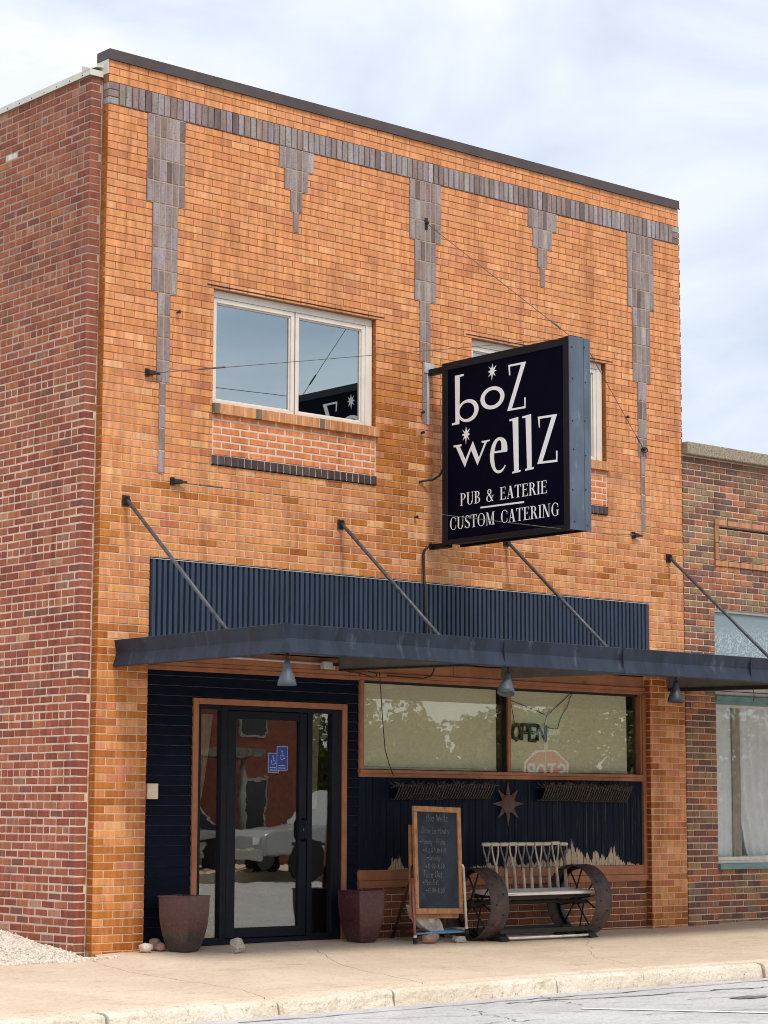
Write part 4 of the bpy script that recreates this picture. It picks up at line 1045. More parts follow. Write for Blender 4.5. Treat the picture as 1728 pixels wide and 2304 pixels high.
ed = MB(o); ed.box(SX - .002, SX + .185, sy1 - .012, sy1 - .0005, sz0 - .004, sz1 + .004); ed.box(SX + .1855, SX + T_ + .004, sy1 - .016, sy1 - .0005, sz0 - .004, sz1 + .004)
ed.build('edge_plate', 'sign_edge', hs, bevel=.003)
scw = MB(o)
for z in (3.80, 4.1, 4.45, 4.75, 5.1, 5.42):
    for x in (SX + .20, SX + .03): scw.lathe([(0, .004), (.008, .003), (.009, 0)], Matrix.Translation((x + U(-.01, .02), sy1 - .0165 + (0 if x > SX + .1 else .004), z + U(-.03, .03))) @ Matrix.Rotation(math.pi / 2, 4, 'X'), 8)
scw.build('screws', 'rust_dark', hs)
# lettering on the street-facing-left face (y measured outwards from the wall)
FX = SX + .0095
def facepoly(name, loops, d=.003, parent=hs, mat='white_letter', fx=FX):
    cu = bpy.data.curves.new(name, 'CURVE'); cu.dimensions = '2D'; cu.fill_mode = 'BOTH'; cu.extrude = d / 2
    for lp in loops:
        sp = cu.splines.new('POLY'); sp.points.add(len(lp) - 1); sp.use_cyclic_u = True
        for p, q in zip(sp.points, lp): p.co = (q[0], q[1], 0, 1)
    ob = bpy.data.objects.new(name, cu); COL.objects.link(ob); dg = bpy.context.evaluated_depsgraph_get(); dg.update()
    me = bpy.data.meshes.new_from_object(ob.evaluated_get(dg)); bpy.data.objects.remove(ob)
    # curve plane (s, z) -> world (fx, -s, z)
    for v in me.vertices: v.co = Vector((fx - d / 2 - .0008 + v.co.z, -v.co.x, v.co.y)) - o
    me.materials.clear(); me.materials.append(MAT[mat]); me.update()
    r = bpy.data.objects.new(name, me); COL.objects.link(r); r.parent = parent; return r
LETTERS = {
 'b_stem':[(0.429,5.368),(0.552,5.369),(0.55,5.35),(0.498,5.348),(0.491,4.888),(0.386,4.888),(0.386,4.908),(0.436,4.910)],
 'z_a':[(1.168,5.363),(1.404,5.361),(1.211,4.941),(1.383,4.94),(1.381,5.023),(1.396,5.022),(1.396,4.921),(1.151,4.925),(1.341,5.343),(1.19,5.344),(1.195,5.262),(1.18,5.261)],
 'w':[(0.409,4.689),(0.518,4.687),(0.518,4.671),(0.496,4.667),(0.574,4.533),(0.679,4.696),(0.762,4.528),(0.842,4.664),(0.804,4.667),(0.802,4.683),(0.912,4.684),(0.91,4.67),(0.874,4.668),(0.743,4.457),(0.655,4.615),(0.567,4.458),(0.442,4.668),(0.411,4.671)],
 'e':[(1.147,4.541),(1.150,4.565),(1.149,4.588),(1.139,4.631),(1.128,4.652),(1.11,4.669),(1.086,4.682),(1.062,4.689),(1.036,4.691),(1.012,4.686),(0.985,4.673),(0.963,4.652),(0.942,4.622),(0.928,4.588),(0.915,4.534),(0.918,4.478),(0.928,4.443),(0.942,4.413),(0.960,4.386),(0.981,4.367),(1.002,4.355),(1.025,4.349),(1.048,4.349),(1.07,4.354),(1.089,4.366),(1.104,4.381),(1.125,4.413),(1.117,4.419),(1.104,4.402),(1.089,4.39),(1.07,4.380),(1.05,4.375),(1.026,4.376),(1.010,4.382),(0.996,4.393),(0.984,4.413),(0.977,4.437),(0.968,4.493),(0.97,4.545)],
 'e_hole':[(0.974,4.565),(0.982,4.592),(0.992,4.614),(1.004,4.638),(1.017,4.653),(1.03,4.660),(1.042,4.661),(1.056,4.657),(1.066,4.647),(1.074,4.604),(1.071,4.563)],
 'l_a':[(1.18,4.841),(1.296,4.851),(1.299,4.346),(1.325,4.347),(1.323,4.329),(1.215,4.325),(1.215,4.341),(1.241,4.345),(1.223,4.825),(1.184,4.824)],
 'l_b':[(1.352,4.847),(1.467,4.855),(1.471,4.354),(1.5,4.355),(1.5,4.336),(1.388,4.331),(1.388,4.348),(1.414,4.352),(1.397,4.829),(1.356,4.83)],
 'z_b':[(1.557,4.817),(1.805,4.811),(1.612,4.394),(1.792,4.389),(1.79,4.471),(1.806,4.47),(1.807,4.367),(1.547,4.376),(1.737,4.792),(1.58,4.795),(1.584,4.714),(1.572,4.714)],
 'star_a':[(0.953,5.41),(0.963,5.361),(1.004,5.386),(0.976,5.346),(1.009,5.337),(0.972,5.325),(0.994,5.283),(0.959,5.311),(0.944,5.246),(0.937,5.31),(0.896,5.288),(0.926,5.324),(0.89,5.337),(0.928,5.351),(0.9,5.391),(0.939,5.361)],
 'star_b':[(0.586,4.848),(0.596,4.8),(0.634,4.825),(0.608,4.785),(0.639,4.773),(0.608,4.759),(0.628,4.715),(0.595,4.747),(0.583,4.68),(0.573,4.746),(0.537,4.721),(0.561,4.76),(0.527,4.775),(0.561,4.79),(0.534,4.826),(0.573,4.799)]}
def ell(cx, cz, rx, rz, n=48, rot=0.): 
    r = []
    for i in range(n):
        a = 2 * math.pi * i / n; x, z = rx * math.cos(a), rz * math.sin(a); r.append((cx + x * math.cos(rot) - z * math.sin(rot), cz + x * math.sin(rot) + z * math.cos(rot)))
    return r
facepoly('letter', [LETTERS['b_stem']]); facepoly('letter', [ell(.611, 5.003, .147, .110), ell(.596, 5.003, .106, .080)], .0026)
facepoly('letter', [ell(.950, 5.080, .163, .109), ell(.950, 5.081, .109, .074)])
for k_ in ('z_a', 'w', 'l_a', 'l_b', 'z_b'): facepoly('letter', [LETTERS[k_]])
facepoly('letter', [LETTERS['e'], LETTERS['e_hole']])
facepoly('star', [LETTERS['star_a']]); facepoly('star', [LETTERS['star_b']], .0036)
facepoly('rule_line', [[(.783, 4.056), (1.370, 4.050), (1.370, 4.033), (.783, 4.040)]])
# condensed roman capitals built of stems, hairlines, serifs and bowls (unit height)
def stem(x, w=.13): return [[(x, 0), (x + w, 0), (x + w, 1), (x, 1)]]
def serif(x0, x1, top): return [[(x0, 1 - .035), (x1, 1 - .035), (x1, 1), (x0, 1)]] if top else [[(x0, 0), (x1, 0), (x1, .035), (x0, .035)]]
def bar(x0, x1, z, t=.045): return [[(x0, z - t / 2), (x1, z - t / 2), (x1, z + t / 2), (x0, z + t / 2)]]
def diag(x0, z0, x1, z1, w): return [[(x0, z0), (x0 + w, z0), (x1 + w, z1), (x1, z1)]]
def arcp(cx, cz, rx, rz, a0, a1, thick, thin, n=16):
    o_, i_ = [], []
    for k in range(n + 1):
        a = lerp(a0, a1, k / n); c, s = math.cos(a), math.sin(a); t = thin + (thick - thin) * c * c
        o_.append((cx + rx * c, cz + rz * s)); i_.append((cx + (rx - t) * c, cz + (rz - thin) * s))
    return [o_ + i_[::-1]]
PI = math.pi
ROMAN = {
'P': (.56, stem(.08) + serif(0, .28, 0) + serif(0, .2, 1) + arcp(.21, .735, .33, .265, -PI / 2, PI / 2, .13, .045)),
'U': (.68, [[(.08, .28), (.21, .28), (.21, 1), (.08, 1)]] + serif(0, .29, 1) + [[(.54, .28), (.59, .28), (.59, 1), (.54, 1)]] + serif(.47, .66, 1) + arcp(.335, .28, .255, .29, PI, 2 * PI, .13, .05)),
'B': (.60, stem(.08) + serif(0, .2, 0) + serif(0, .2, 1) + arcp(.21, .76, .29, .24, -PI / 2, PI / 2, .13, .045) + arcp(.21, .275, .35, .275, -PI / 2, PI / 2, .13, .045)),
'E': (.58, stem(.08) + serif(0, .2, 0) + serif(0, .2, 1) + bar(.2, .52, .977) + bar(.2, .55, .023) + bar(.2, .42, .52) + [[(.48, .78), (.53, .78), (.53, .96), (.50, .96)], [(.50, .04), (.55, .04), (.57, .24), (.54, .24)], [(.40, .42), (.43, .42), (.43, .62), (.40, .62)]]),
'A': (.68, diag(.45, 0, .25, 1, .15) + diag(.08, 0, .29, .97, .04) + bar(.17, .50, .34) + serif(0, .2, 0) + serif(.40, .68, 0)),
'T': (.58, stem(.225) + serif(.14, .44, 0) + bar(.0, .58, .977) + [[(0, .78), (.035, .78), (.06, .96), (0, .96)], [(.545, .78), (.58, .78), (.58, .96), (.52, .96)]]),
'R': (.66, stem(.08) + serif(0, .28, 0) + serif(0, .2, 1) + arcp(.21, .75, .31, .25, -PI / 2, PI / 2, .13, .045) + diag(.50, 0, .28, .52, .14) + serif(.46, .68, 0)),
'I': (.29, stem(.08) + serif(0, .29, 0) + serif(0, .29, 1)),
'C': (.64, arcp(.36, .5, .34, .51, .75, 2 * PI - .75, .14, .045, 24) + [[(.56, .66), (.60, .66), (.60, .92), (.575, .92)], [(.56, .34), (.60, .34), (.60, .12), (.575, .12)]]),
'G': (.70, arcp(.36, .5, .34, .51, .75, 2 * PI - .75, .14, .045, 24) + [[(.56, .66), (.60, .66), (.60, .92), (.575, .92)], [(.49, .06), (.62, .06), (.62, .42), (.49, .42)]] + bar(.42, .68, .44, .035)),
'S': (.52, arcp(.26, .745, .22, .265, .55, PI, .12, .05, 12) + arcp(.26, .745, .22, .265, PI, PI * 1.42, .12, .06, 8) + arcp(.26, .255, .25, .265, -PI + .45, 0, .12, .05, 14) + arcp(.26, .255, .25, .265, 0, PI * .42, .12, .06, 8) + [[(.10, .60), (.22, .66), (.46, .40), (.36, .32)], [(.42, .72), (.455, .72), (.455, .97), (.43, .97)], [(.03, .28), (.065, .28), (.06, .03), (.03, .03)]]),
'O': (.74, arcp(.37, .5, .35, .51, 0, 2 * PI, .14, .045, 36)),
'M': (.86, diag(.08, 0, .10, 1, .04) + [[(.62, 0), (.75, 0), (.75, 1), (.64, 1)]] + diag(.33, .03, .10, .97, .13) + diag(.38, .03, .62, .97, .05) + serif(0, .2, 0) + serif(.53, .84, 0) + serif(0, .2, 1) + serif(.62, .84, 1)),
'N': (.74, diag(.09, 0, .09, 1, .042) + diag(.58, .0, .58, 1, .042) + diag(.48, 0, .08, 1, .14) + serif(0, .21, 0) + serif(.50, .72, 1) + serif(0, .14, 1)),
'&': (.74, arcp(.30, .77, .19, .235, 0, 2 * PI, .10, .045, 24) + arcp(.28, .25, .27, .265, PI * .52, PI * 1.95, .12, .045, 20) + diag(.54, 0, .16, .68, .13) + [[(.46, .18), (.51, .14), (.64, .46), (.60, .46)]] + bar(.52, .70, .47, .035)),
' ': (.42, [])}
def roman(txt, s0, s1, z0, h):
    total = sum(ROMAN[c][0] + .05 for c in txt) - .05; kx = (s1 - s0) / (total * h); cx = s0
    for c in txt:
        w, polys = ROMAN[c]
        if polys:
            mb = MB()
            for i, P in enumerate(polys):
                d = .0012 + .00022 * i
                Q = [(cx + p[0] * h * kx, z0 + p[1] * h) for p in P]
                mb.add([Vector((FX - d, -q[0], q[1])) - o for q in Q], [tuple(range(len(Q)))[::-1]])
            me = mb.mesh('letter', 'white_letter'); b2 = bmesh.new(); b2.from_mesh(me)
            bmesh.ops.triangulate(b2, faces=b2.faces[:]); bmesh.ops.recalc_face_normals(b2, faces=b2.faces[:]); b2.to_mesh(me); b2.free()
            inst('letter', me, hs, (0, 0, 0))
        cx += (w + .05) * h * kx
roman('PUB & EATERIE', .497, 1.672, 4.094, .119)
roman('CUSTOM CATERING', .352, 1.824, 3.872, .121)
# brackets to the wall, conduit elbow, guy wires with their anchors
bk = MB(o); bk.box(SX + .03, SX + .09, -.27, -.012, 5.435, 5.495); bk.build('bracket', 'sign_case', hs, bevel=.004)
bk = MB(o); bk.box(SX + .03, SX + .09, -.30, -.03, 3.715, 3.762); bk.tube([(SX + .02, -.06, 3.745), (SX + .10, -.06, 3.745)], .028, 10); bk.build('bracket', 'sign_case', hs)
wp = MB(o); wp.box(SX - .02, SX + .11, -.020, -.003, 5.46, 5.56); wp.box(SX + .02, SX + .05, -.012, -.003, 4.95, 5.46); wp.build('wall_plate', 'galv', hs)
def guy(pts, tb=None):
    cable('guy_wire', None, [Vector(p) - o for p in pts], .0034, 'rusty_wire', .004, hs)
    a, b = Vector(pts[0]), Vector(pts[1])
    if tb:
        q = MB(); p0 = a.lerp(b, tb) - o; p1 = a.lerp(b, tb + .06) - o; q.tube([p0, p1], .009, 6); q.build('turnbuckle', 'rusty_wire', hs)
ends_top = (SX + .12, sy1 + .06, 5.52); ends_bot = (SX + .10, sy1 + .05, 3.735)
guy([(.52, -.05, 5.025), ends_top], .10); guy([(3.755, -.03, 6.955), ends_top], .86); guy([(6.863, -.03, 5.035), (SX + T_, sy1 + .06, 5.51)], .08)
guy([(.83, -.05, 4.075), ends_bot], .04); guy([(6.70, -.04, 4.102), (SX + T_, sy1 + .06, 3.735)], .05)
tm = MB(o); tm.box(SX + .06, SX + .22, sy1 + .03, sy1 + .10, 5.513, 5.535); tm.build('eye_plate', 'rust_dark', hs)
def anchor(x, z, l, ang=0.):
    q = MB(o); q.box(x, x + l, -.05, -.001, z - .018, z + .018); q.tube([(x + l, -.03, z), (x + l + .05, -.045, z)], .012, 8); q.box(x - .012, x + .025, -.02, -.001, z - .035, z + .035)
    q.build('wall_anchor', 'rust_dark', hs)
anchor(.445, 5.025, .07); anchor(.735, 4.085, .09); anchor(6.70, 4.102, .055)
q = MB(o); q.tube([(3.755, .0, 6.97), (3.755, -.04, 6.965)], .014, 8); q.box(3.735, 3.775, -.012, -.001, 6.90, 7.02); q.build('wall_anchor', 'rust_dark', hs)
q = MB(o); q.tube([(6.863, .0, 5.035), (6.863, -.05, 5.035)], .016, 8); q.tube([(6.863 + .05 * math.cos(a), -.04, 5.03 + .025 * math.sin(a)) for a in [i * .7 for i in range(10)]], .007, 6); q.build('wall_anchor', 'rust_dark', hs)

def pipe(name, lab, pts, r, mat, cat='pipe'):
    P = [Vector(p) for p in pts]; ob = MB(P[0]).tube(P, r, 10).build(name, mat, smooth=True, loc=P[0]); return tag(ob, lab, cat)
pipe('conduit', 'black electrical conduit running down the bricks from the hanging sign bracket', [(3.735, -.06, 3.735), (3.712, -.035, 3.70), (3.708, -.026, 3.66), (3.708, -.040, 3.39), (3.708, -.056, 3.36), (3.708, -.056, 2.66)], .014, 'cable_black')
pipe('cable', 'short black cable curving from the bricks into the sign edge', [(3.67, -.004, 4.37), (3.72, -.03, 4.385), (3.78, -.08, 4.395), (3.80, -.16, 4.43), (3.80, -.235, 4.52)], .011, 'cable_black', 'cable')
# bolts left in the wall
for x, z, lab in ((3.70, 5.06, 'upper rusty bolt stub in the bricks beside the hanging sign'), (3.70, 4.86, 'middle rusty bolt stub in the bricks beside the hanging sign'), (3.62, 4.02, 'lower rusty bolt stub in the bricks above the sign bracket'), (.772, 5.616, 'short rusty bolt in the orange bricks beside the tall stepped column'), (6.62, 5.36, 'short rusty bolt in the orange bricks beside the far stepped column')):
    ob = MB((x, 0, z)).tube([(x, .02, z), (x, -.03, z)], .009, 8).tube([(x, -.028, z), (x, -.04, z)], .016, 6).build('bolt', 'rust_dark', loc=(x, 0, z)); tag(ob, lab, 'bolt')
# under-awning electrics
jb = thing('junction_box', 'grey metal junction box with a straight conduit under the awning', 'electrical box', (2.56, .03, 2.54))
MB(jb.location).box(2.49, 2.63, -.005, .050, 2.505, 2.575).build('box', 'galv', jb, bevel=.004)
MB(jb.location).tube([(1.0, .030, 2.568), (2.49, .030, 2.552)], .012, 10).build('conduit', 'galv', jb, smooth=True)
MB(jb.location).box(2.60, 2.645, -.03, -.006, 2.535, 2.565).build('switch', 'cable_black', jb)
cable('loose_cable', 'loose black cable drooping from the junction box and along the frieze', [(2.64, .0, 2.55), (2.74, .01, 2.515), (2.83, .02, 2.488), (2.90, .02, 2.492), (3.00, .02, 2.475), (3.10, .015, 2.452), (3.15, .015, 2.458), (3.155, .015, 2.49), (3.05, .02, 2.505)], .006)
cable('loose_cable', 'thin black wire hanging down across the shop window pane beside the door', [(3.187, .012, 2.501), (3.196, .012, 2.387), (3.215, .012, 2.18), (3.232, .012, 2.007), (3.258, .012, 1.779), (3.31, .012, 1.64), (3.369, .015, 1.53)], .0045)
cable('loose_cable', 'black cable arching along the frieze above the shop window', [(3.30, .03, 2.475), (3.55, .025, 2.470), (3.75, .02, 2.468), (3.84, .015, 2.49), (3.875, .01, 2.54), (3.88, .005, 2.60)], .007)
oc = thing('outlet_cover', 'small ivory outlet cover on the orange bricks beside the clapboards', 'outlet', (.622, .05, 1.36))
MB(oc.location).box(.566, .682, .040, .070, 1.297, 1.432).build('plate', 'ivory', oc, bevel=.006, bseg=3)
MB(oc.location).lathe([(0, .006), (.018, .005), (.02, 0)], Matrix.Translation((.622, .040, 1.345)) @ Matrix.Rotation(math.pi / 2, 4, 'X'), 14).build('flap', 'ivory', oc)
# ================================================================== NEIGHBOURING SHOP
nb = thing('neighbor_building', 'lower shop of mixed brown and orange bricks with a stone coping, adjoining the pub', 'building', (7.505, 0, 0))
def off(p, l): return l
NL = nb.location
nfront = thing('front_wall', None, None, (-7.505, 0, 0)); nfront.parent = nb           # children keep world coordinates
MX = [((.58, .205, .095), 4.5), ((.66, .28, .13), 2.2), ((.25, .105, .080), 4), ((.31, .155, .115), 3), ((.165, .105, .09), 2), ((.38, .27, .15), 2.4), ((.47, .32, .16), 1.2), ((.30, .225, .16), 1.5)]
wn = Wall(nfront, 'brick', 'mixed_brick', jit=.0022, chamfer=.005, dn=.0028); mn = []
NZT = 5.045; NCH = .0684
def mixed(x, z):
    c = pick(MX); c = tuple(q * .78 for q in mix3(c, (.42, .20, .11), .22))
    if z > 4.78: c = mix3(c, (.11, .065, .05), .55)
    return c
FR = (8.02, 12.0, 3.875, 4.392)                        # pale framed panel
k = 0
while NZT - k * NCH > -.05:
    z1 = NZT - k * NCH; z0 = z1 - NCH; zc = (z0 + z1) / 2
    iv = [(7.512, 13.0)]; yo = 0.0
    if zc < 3.43:
        iv = [(7.512, 8.0)]
    if FR[2] < zc < FR[3]: iv = subtract(iv, [(FR[0], FR[0] + .07)])
    if FR[3] - .07 < zc < FR[3] or FR[2] < zc < FR[2] + .07: iv = subtract(iv, [(FR[0], FR[1])])
    lay(wn, mn, iv, z0, z1, 7.512 + (MOD / 2 if k % 2 else 0) - .01, mixed, mod=.2095, joint=.0125, hj=.0125, Dend=.06)
    if zc < .585: lay(wn, mn, [(8.002, 13.0)], z0, z1, 8.0 + (MOD / 2 if k % 2 else .03), mixed, mod=.2095, joint=.0125, hj=.0125, yoff=.035)
    k += 1
mortar_mesh([r for r in mn if not (r[0] > 8.001 and r[3] < .65)], (0, 0, 0), 0, .009, .12, .002).build('mortar', 'pale_mortar', nfront)
mortar_mesh([r for r in mn if (r[0] > 8.001 and r[3] < .65)], (0, 0, 0), 0, .044, .12, .002).build('mortar', 'pale_mortar', nfront)
wn.finish(300, lambda p: not (1395 < project(p)[1] < 1545 and project(p)[0] > 1500))
wf_ = Wall(nfront, 'frame_brick', 'orange_brick', jit=.002, chamfer=.004, dn=.002)
PB = lambda: tuple(q * U(.88, 1.1) for q in (.54, .27, .135))
x = FR[0] + .001
while x < FR[1]:
    for z0 in (FR[3] - .066, FR[2]): wf_.add(x + .002, x + .203, z0 + .003, z0 + .063, PB(), .06, -.014)
    x += .2095
for k in range(2): wf_.add(FR[0] + .002, FR[0] + .062, FR[2] + .068 + k * .192, FR[2] + .068 + (k + 1) * .192 - .006, PB(), .06, -.014)
wf_.finish(300)
MB().box(FR[0] + .003, FR[1], .008, .10, FR[2] + .001, FR[2] + .066).box(FR[0] + .003, FR[1], .008, .10, FR[3] - .068, FR[3] - .001).box(FR[0] + .003, FR[0] + .064, .009, .10, FR[2] + .0665, FR[3] - .0685).build('frame_mortar', 'pale_mortar', nfront)
capn = thing('coping', None, None); capn.parent = nfront
xs = [7.512, 9.06, 10.6, 12.2, 13.1]
for a, b in zip(xs[:-1], xs[1:]): MB().box(a + .002, b - .004, -.075, .32, NZT + .012, NZT + .150).build('coping_stone', 'cap_stone', capn, bevel=.012)
MB().box(7.512, 13.05, -.004, .30, NZT - .004, NZT + .0115).build('bed', 'pale_mortar', capn)
MB().box(7.64, 13, .125, 10, .0, NZT - .1).build('body', 'house_brick', nfront) if False else None
bd = MB(); bd.box(7.64, 13.0, .121, .14, 3.44, NZT); bd.box(7.64, 13.0, 10, 10.1, 0, NZT); bd.box(12.98, 13.1, .121, 10, 0, NZT); bd.box(7.64, 13, .141, 10, NZT - .12, NZT - .08); bd.build('shell', 'house_brick', nfront)
# transom window
tw = thing('transom_window', None, None); tw.parent = nfront
MB().box(8.002, 12.5, .030, .10, 3.372, 3.428).build('frame', 'white_board', tw, bevel=.004); MB().box(8.002, 12.5, .022, .029, 3.4285, 3.4335).build('gap', 'dark_gap', tw)
MB().box(8.002, 12.5, .050, .056, 2.62, 3.371).build('pane', 'frosted_glass', tw)
MB().box(8.30, 8.42, -.20, -.10, 2.645, 2.74).build('debris', 'galv', tw, bevel=.01) if False else None
# display window
dw = thing('display_window', None, None); dw.parent = nfront
MB().box(8.002, 12.5, .020, .09, 2.462, 2.619).build('head_board', 'white_board', dw, bevel=.003); MB().box(8.002, 12.5, .014, .019, 2.505, 2.512).build('board_gap', 'dark_gap', dw)
th = MB(); th.box(8.002, 12.5, -.014, .09, 2.405, 2.459); th.box(8.002, 12.5, .012, .09, 2.364, 2.4045); th.build('teal_head', 'teal', dw, bevel=.004)
MB().box(8.002, 12.5, .020, .09, 2.333, 2.3635).build('inner_head', 'white_board', dw, bevel=.003)
sb = MB(); sb.box(8.002, 12.5, -.030, .10, .588, .651); sb.build('teal_sill', 'teal', dw, bevel=.005)
sb = MB(); sb.box(8.002, 12.5, .006, .09, .6515, .682); sb.box(8.002, 12.5, .020, .09, .6825, .722); sb.build('inner_sill', 'white_board', dw, bevel=.004)
MB().box(8.002, 8.012, .03, .09, .722, 2.333).build('side_bead', 'white_board', dw)
MB().box(8.012, 12.5, .056, .061, .722, 2.333).build('pane', 'glass_next', dw)
rb = MB(); rb.box(8.0, 12.6, 1.2, 1.22, 0, 2.7); rb.box(7.98, 8.0, .13, 1.2, 0, 2.7); rb.build('room', 'white_board', dw)
curtain('curtain', 'flat white curtain panel by the edge of the neighbouring shop window', 8.01, 8.42, .70, 2.36, .15, 'curtain', None, 4, .006)
curtain('curtain', 'narrow ruffled white curtain strip in the neighbouring shop window', 8.40, 8.53, .71, 2.36, .125, 'curtain_cream', None, 5, .010).name = 'curtain_ruffle'
def pulled(t, a, b): return lerp(a + .22, a, clamp(t * 2.2) ** .7), b
curtain('curtain', 'white draped curtain gathered towards the middle of the neighbouring shop window', 8.50, 10.2, .70, 2.36, .17, 'curtain', pulled, 12, .022)
cable('loose_cable', 'thin wire hook hanging under the awning by the teal window head', [(8.52, -.10, 2.63), (8.51, -.10, 2.56), (8.52, -.10, 2.44), (8.50, -.10, 2.41)], .004)

# ================================================================== THINGS ON THE PAVEMENT
def planter(lab, x, y, rz, top, base, h, mat, rimh=.03):
    t = thing('planter', lab, 'planter', (x, y, walk_z(x, y) + .004), rz, 'glazed planters flanking the door')
    def sq(r, z, rd): # rounded square ring
        P = []
        for q in range(4):
            for k in range(5):
                a = q * PI / 2 + k * PI / 8; cx = (r - rd) * (1 if q in (0, 3) else -1); cz = (r - rd) * (1 if q in (0, 1) else -1)
                P.append((cx + rd * math.cos(a), cz + rd * math.sin(a), z))
        return P
    levels = [(base * .93, 0), (base, .012)]
    for i in range(1, 13):
        s = i / 12; r = base + (top - base) * (1 - (1 - s) ** 2.7); levels.append((r, .012 + (h - .012) * s))
    levels += [(top + .006, h - .012), (top + .006, h), (top - .024, h), (top - .032, h - .05), (top - .055, h - .17)]
    levels.sort(key=lambda l: 0)
    vs = []
    for r, z in levels: vs += sq(r, z, .011)
    n = 20; fs = [(i * n + k, i * n + (k + 1) % n, (i + 1) * n + (k + 1) % n, (i + 1) * n + k) for i in range(len(levels) - 1) for k in range(n)]
    fs.append(tuple(range(n))[::-1])
    ob = MB().add(vs, fs).build('pot', mat, t, smooth=False)
    MB().add([(p[0], p[1], h - .09 + .012 * noise.noise(Vector((p[0] * 30, p[1] * 30, 1)))) for p in sq(top - .036, 0, .02)], [tuple(range(20))]).build('soil', 'planter_soil', t)
    return t
planter('plum brown glazed planter with a dusty foot between the brick pier and glass door', .793, -.212, math.radians(19.8), .160, .100, .470, 'planter_brown')
planter('deep plum glazed planter between the glass door and the chalkboard', 2.776, -.222, math.radians(1), .154, .100, .462, 'planter_plum')
def rock(name, lab, x, y, sx, sy, sz, mat, rz=0, seed=1, zoff=0., rough=.35, tilt=0, cat='rock', sub=3, group=None):
    v, f = ico(sub); vs = []
    for p in v:
        d = 1 + rough * noise.noise(p * 1.3 + Vector((seed * 7.1, seed, 0))) + rough * .45 * noise.noise(p * 3.7 + Vector((0, seed * 3.3, 0)))
        q = p * d
        q = Vector((math.copysign(abs(q.x) ** .8, q.x), math.copysign(abs(q.y) ** .8, q.y), math.copysign(abs(q.z) ** .8, q.z)))
        vs.append(Matrix.Rotation(rz, 3, 'Z') @ Matrix.Rotation(tilt, 3, 'Y') @ Vector((q.x * sx, q.y * sy, q.z * sz)))
    zm = min(p.z for p in vs)
    zb = walk_z(x, y) + zoff
    ob = MB().add([Vector((p.x, p.y, p.z - zm - .004)) for p in vs], f).build(name, mat, loc=(x, y, zb)); return tag(ob, lab, cat, group)
rock('rock', 'white chunk of stone at the foot of the brick pier', .46, -.13, .055, .05, .038, 'rock_white', .3, 3)
rock('rock', 'reddish stone lying behind the white chunk at the pier foot', .625, -.02, .045, .05, .052, 'rock_pink', 1.1, 5)
rock('rock', 'flat brown stone wedged against the planter by the clapboards', .64, -.085, .05, .05, .035, 'rock_pink', .2, 9)
rock('rock', 'grey knobbly rock on the pavement before the glass door', 1.124, -.53, .058, .055, .062, 'concrete_lump', .2, 11, rough=.45)
# slab of stone leaning in the stand
def slab(name, lab, outline, thick, loc, rz, lean, mat):
    n = len(outline); vs = []; R = Matrix.Rotation(rz, 3, 'Z') @ Matrix.Rotation(lean, 3, 'X')
    lay_ = []
    for j, (yy, sc) in enumerate(((-thick * .5, .95), (-thick * .40, 1.0), (thick * .4, 1.0), (thick * .5, .95))):
        for x, z in outline:
            w = Vector((x * sc + (1 - sc) * .0, yy + .018 * noise.noise(Vector((x * 11, z * 11, j * .4))), z * sc + (1 - sc) * .14))
            vs.append(R @ w)
    fs = [(j * n + k, j * n + (k + 1) % n, (j + 1) * n + (k + 1) % n, (j + 1) * n + k) for j in range(3) for k in range(n)]
    # faceted faces with a raised centre
    for j, d in ((0, -1), (3, 1)):
        c = R @ Vector((sum(p[0] for p in outline) / n, d * thick * .62, sum(p[1] for p in outline) / n)); vs.append(c); ci = len(vs) - 1
        fs += [((j * n + k, (j * n + (k + 1) % n), ci) if d > 0 else ((j * n + (k + 1) % n), j * n + k, ci)) for k in range(n)]
    zm = min(v.z for v in vs)
    ob = MB().add([Vector((v.x, v.y, v.z - zm)) for v in vs], fs).build(name, mat, loc=loc); return tag(ob, lab, 'rock')
slab('stone_slab', 'grey slab of broken stone leaning under the chalkboard', [(-.21, .265), (-.135, .258), (.005, .20), (.125, .16), (.195, .08), (.215, .005), (.06, -.005), (-.05, .045), (-.13, .10), (-.185, .185)], .07, (3.36, -.455, .080), .05, -.10, 'rock_grey')
rock('rock', 'pinkish block propping the leaning slab under the chalkboard', 3.345, -.53, .095, .055, .046, 'rock_pink', .1, 21, rough=.3)
rock('rock', 'pale flat lump of concrete beside the cream leg of the chalkboard stand', 3.70, -.535, .078, .055, .032, 'concrete_lump', .1, 31, rough=.3)

# chalkboard: two hinged framed boards
ck = thing('chalkboard', 'wood framed chalkboard of dining hours standing before the navy panel', 'chalkboard', (3.445, -.525, .262), math.radians(0))
ck.rotation_euler = (math.radians(-3.5), math.radians(1.45), math.radians(3))
W, H_ = .620, .982
def frame(par, y, dz=0, back=False):
    fw = .050; d = .030
    mb = 'board_frame'
    for nm, x0, x1, z0, z1 in (('rail', -W / 2, W / 2, H_ - fw, H_), ('rail', -W / 2, W / 2, 0, fw), ('stile', -W / 2, -W / 2 + fw - .008, fw + .001, H_ - fw - .001), ('stile', W / 2 - fw + .002, W / 2, fw + .001, H_ - fw - .001)):
        MB().box(x0, x1, y - d, y, z0 + dz, z1 + dz).build(nm, mb, par, bevel=.004)
    MB().box(-W / 2 + .03, W / 2 - .03, y - d * .55, y - d * .3, .03 + dz, H_ - .03 + dz).build('slate' if not back else 'rear_slate', 'chalk_slate', par)
frame(ck, 0.0)
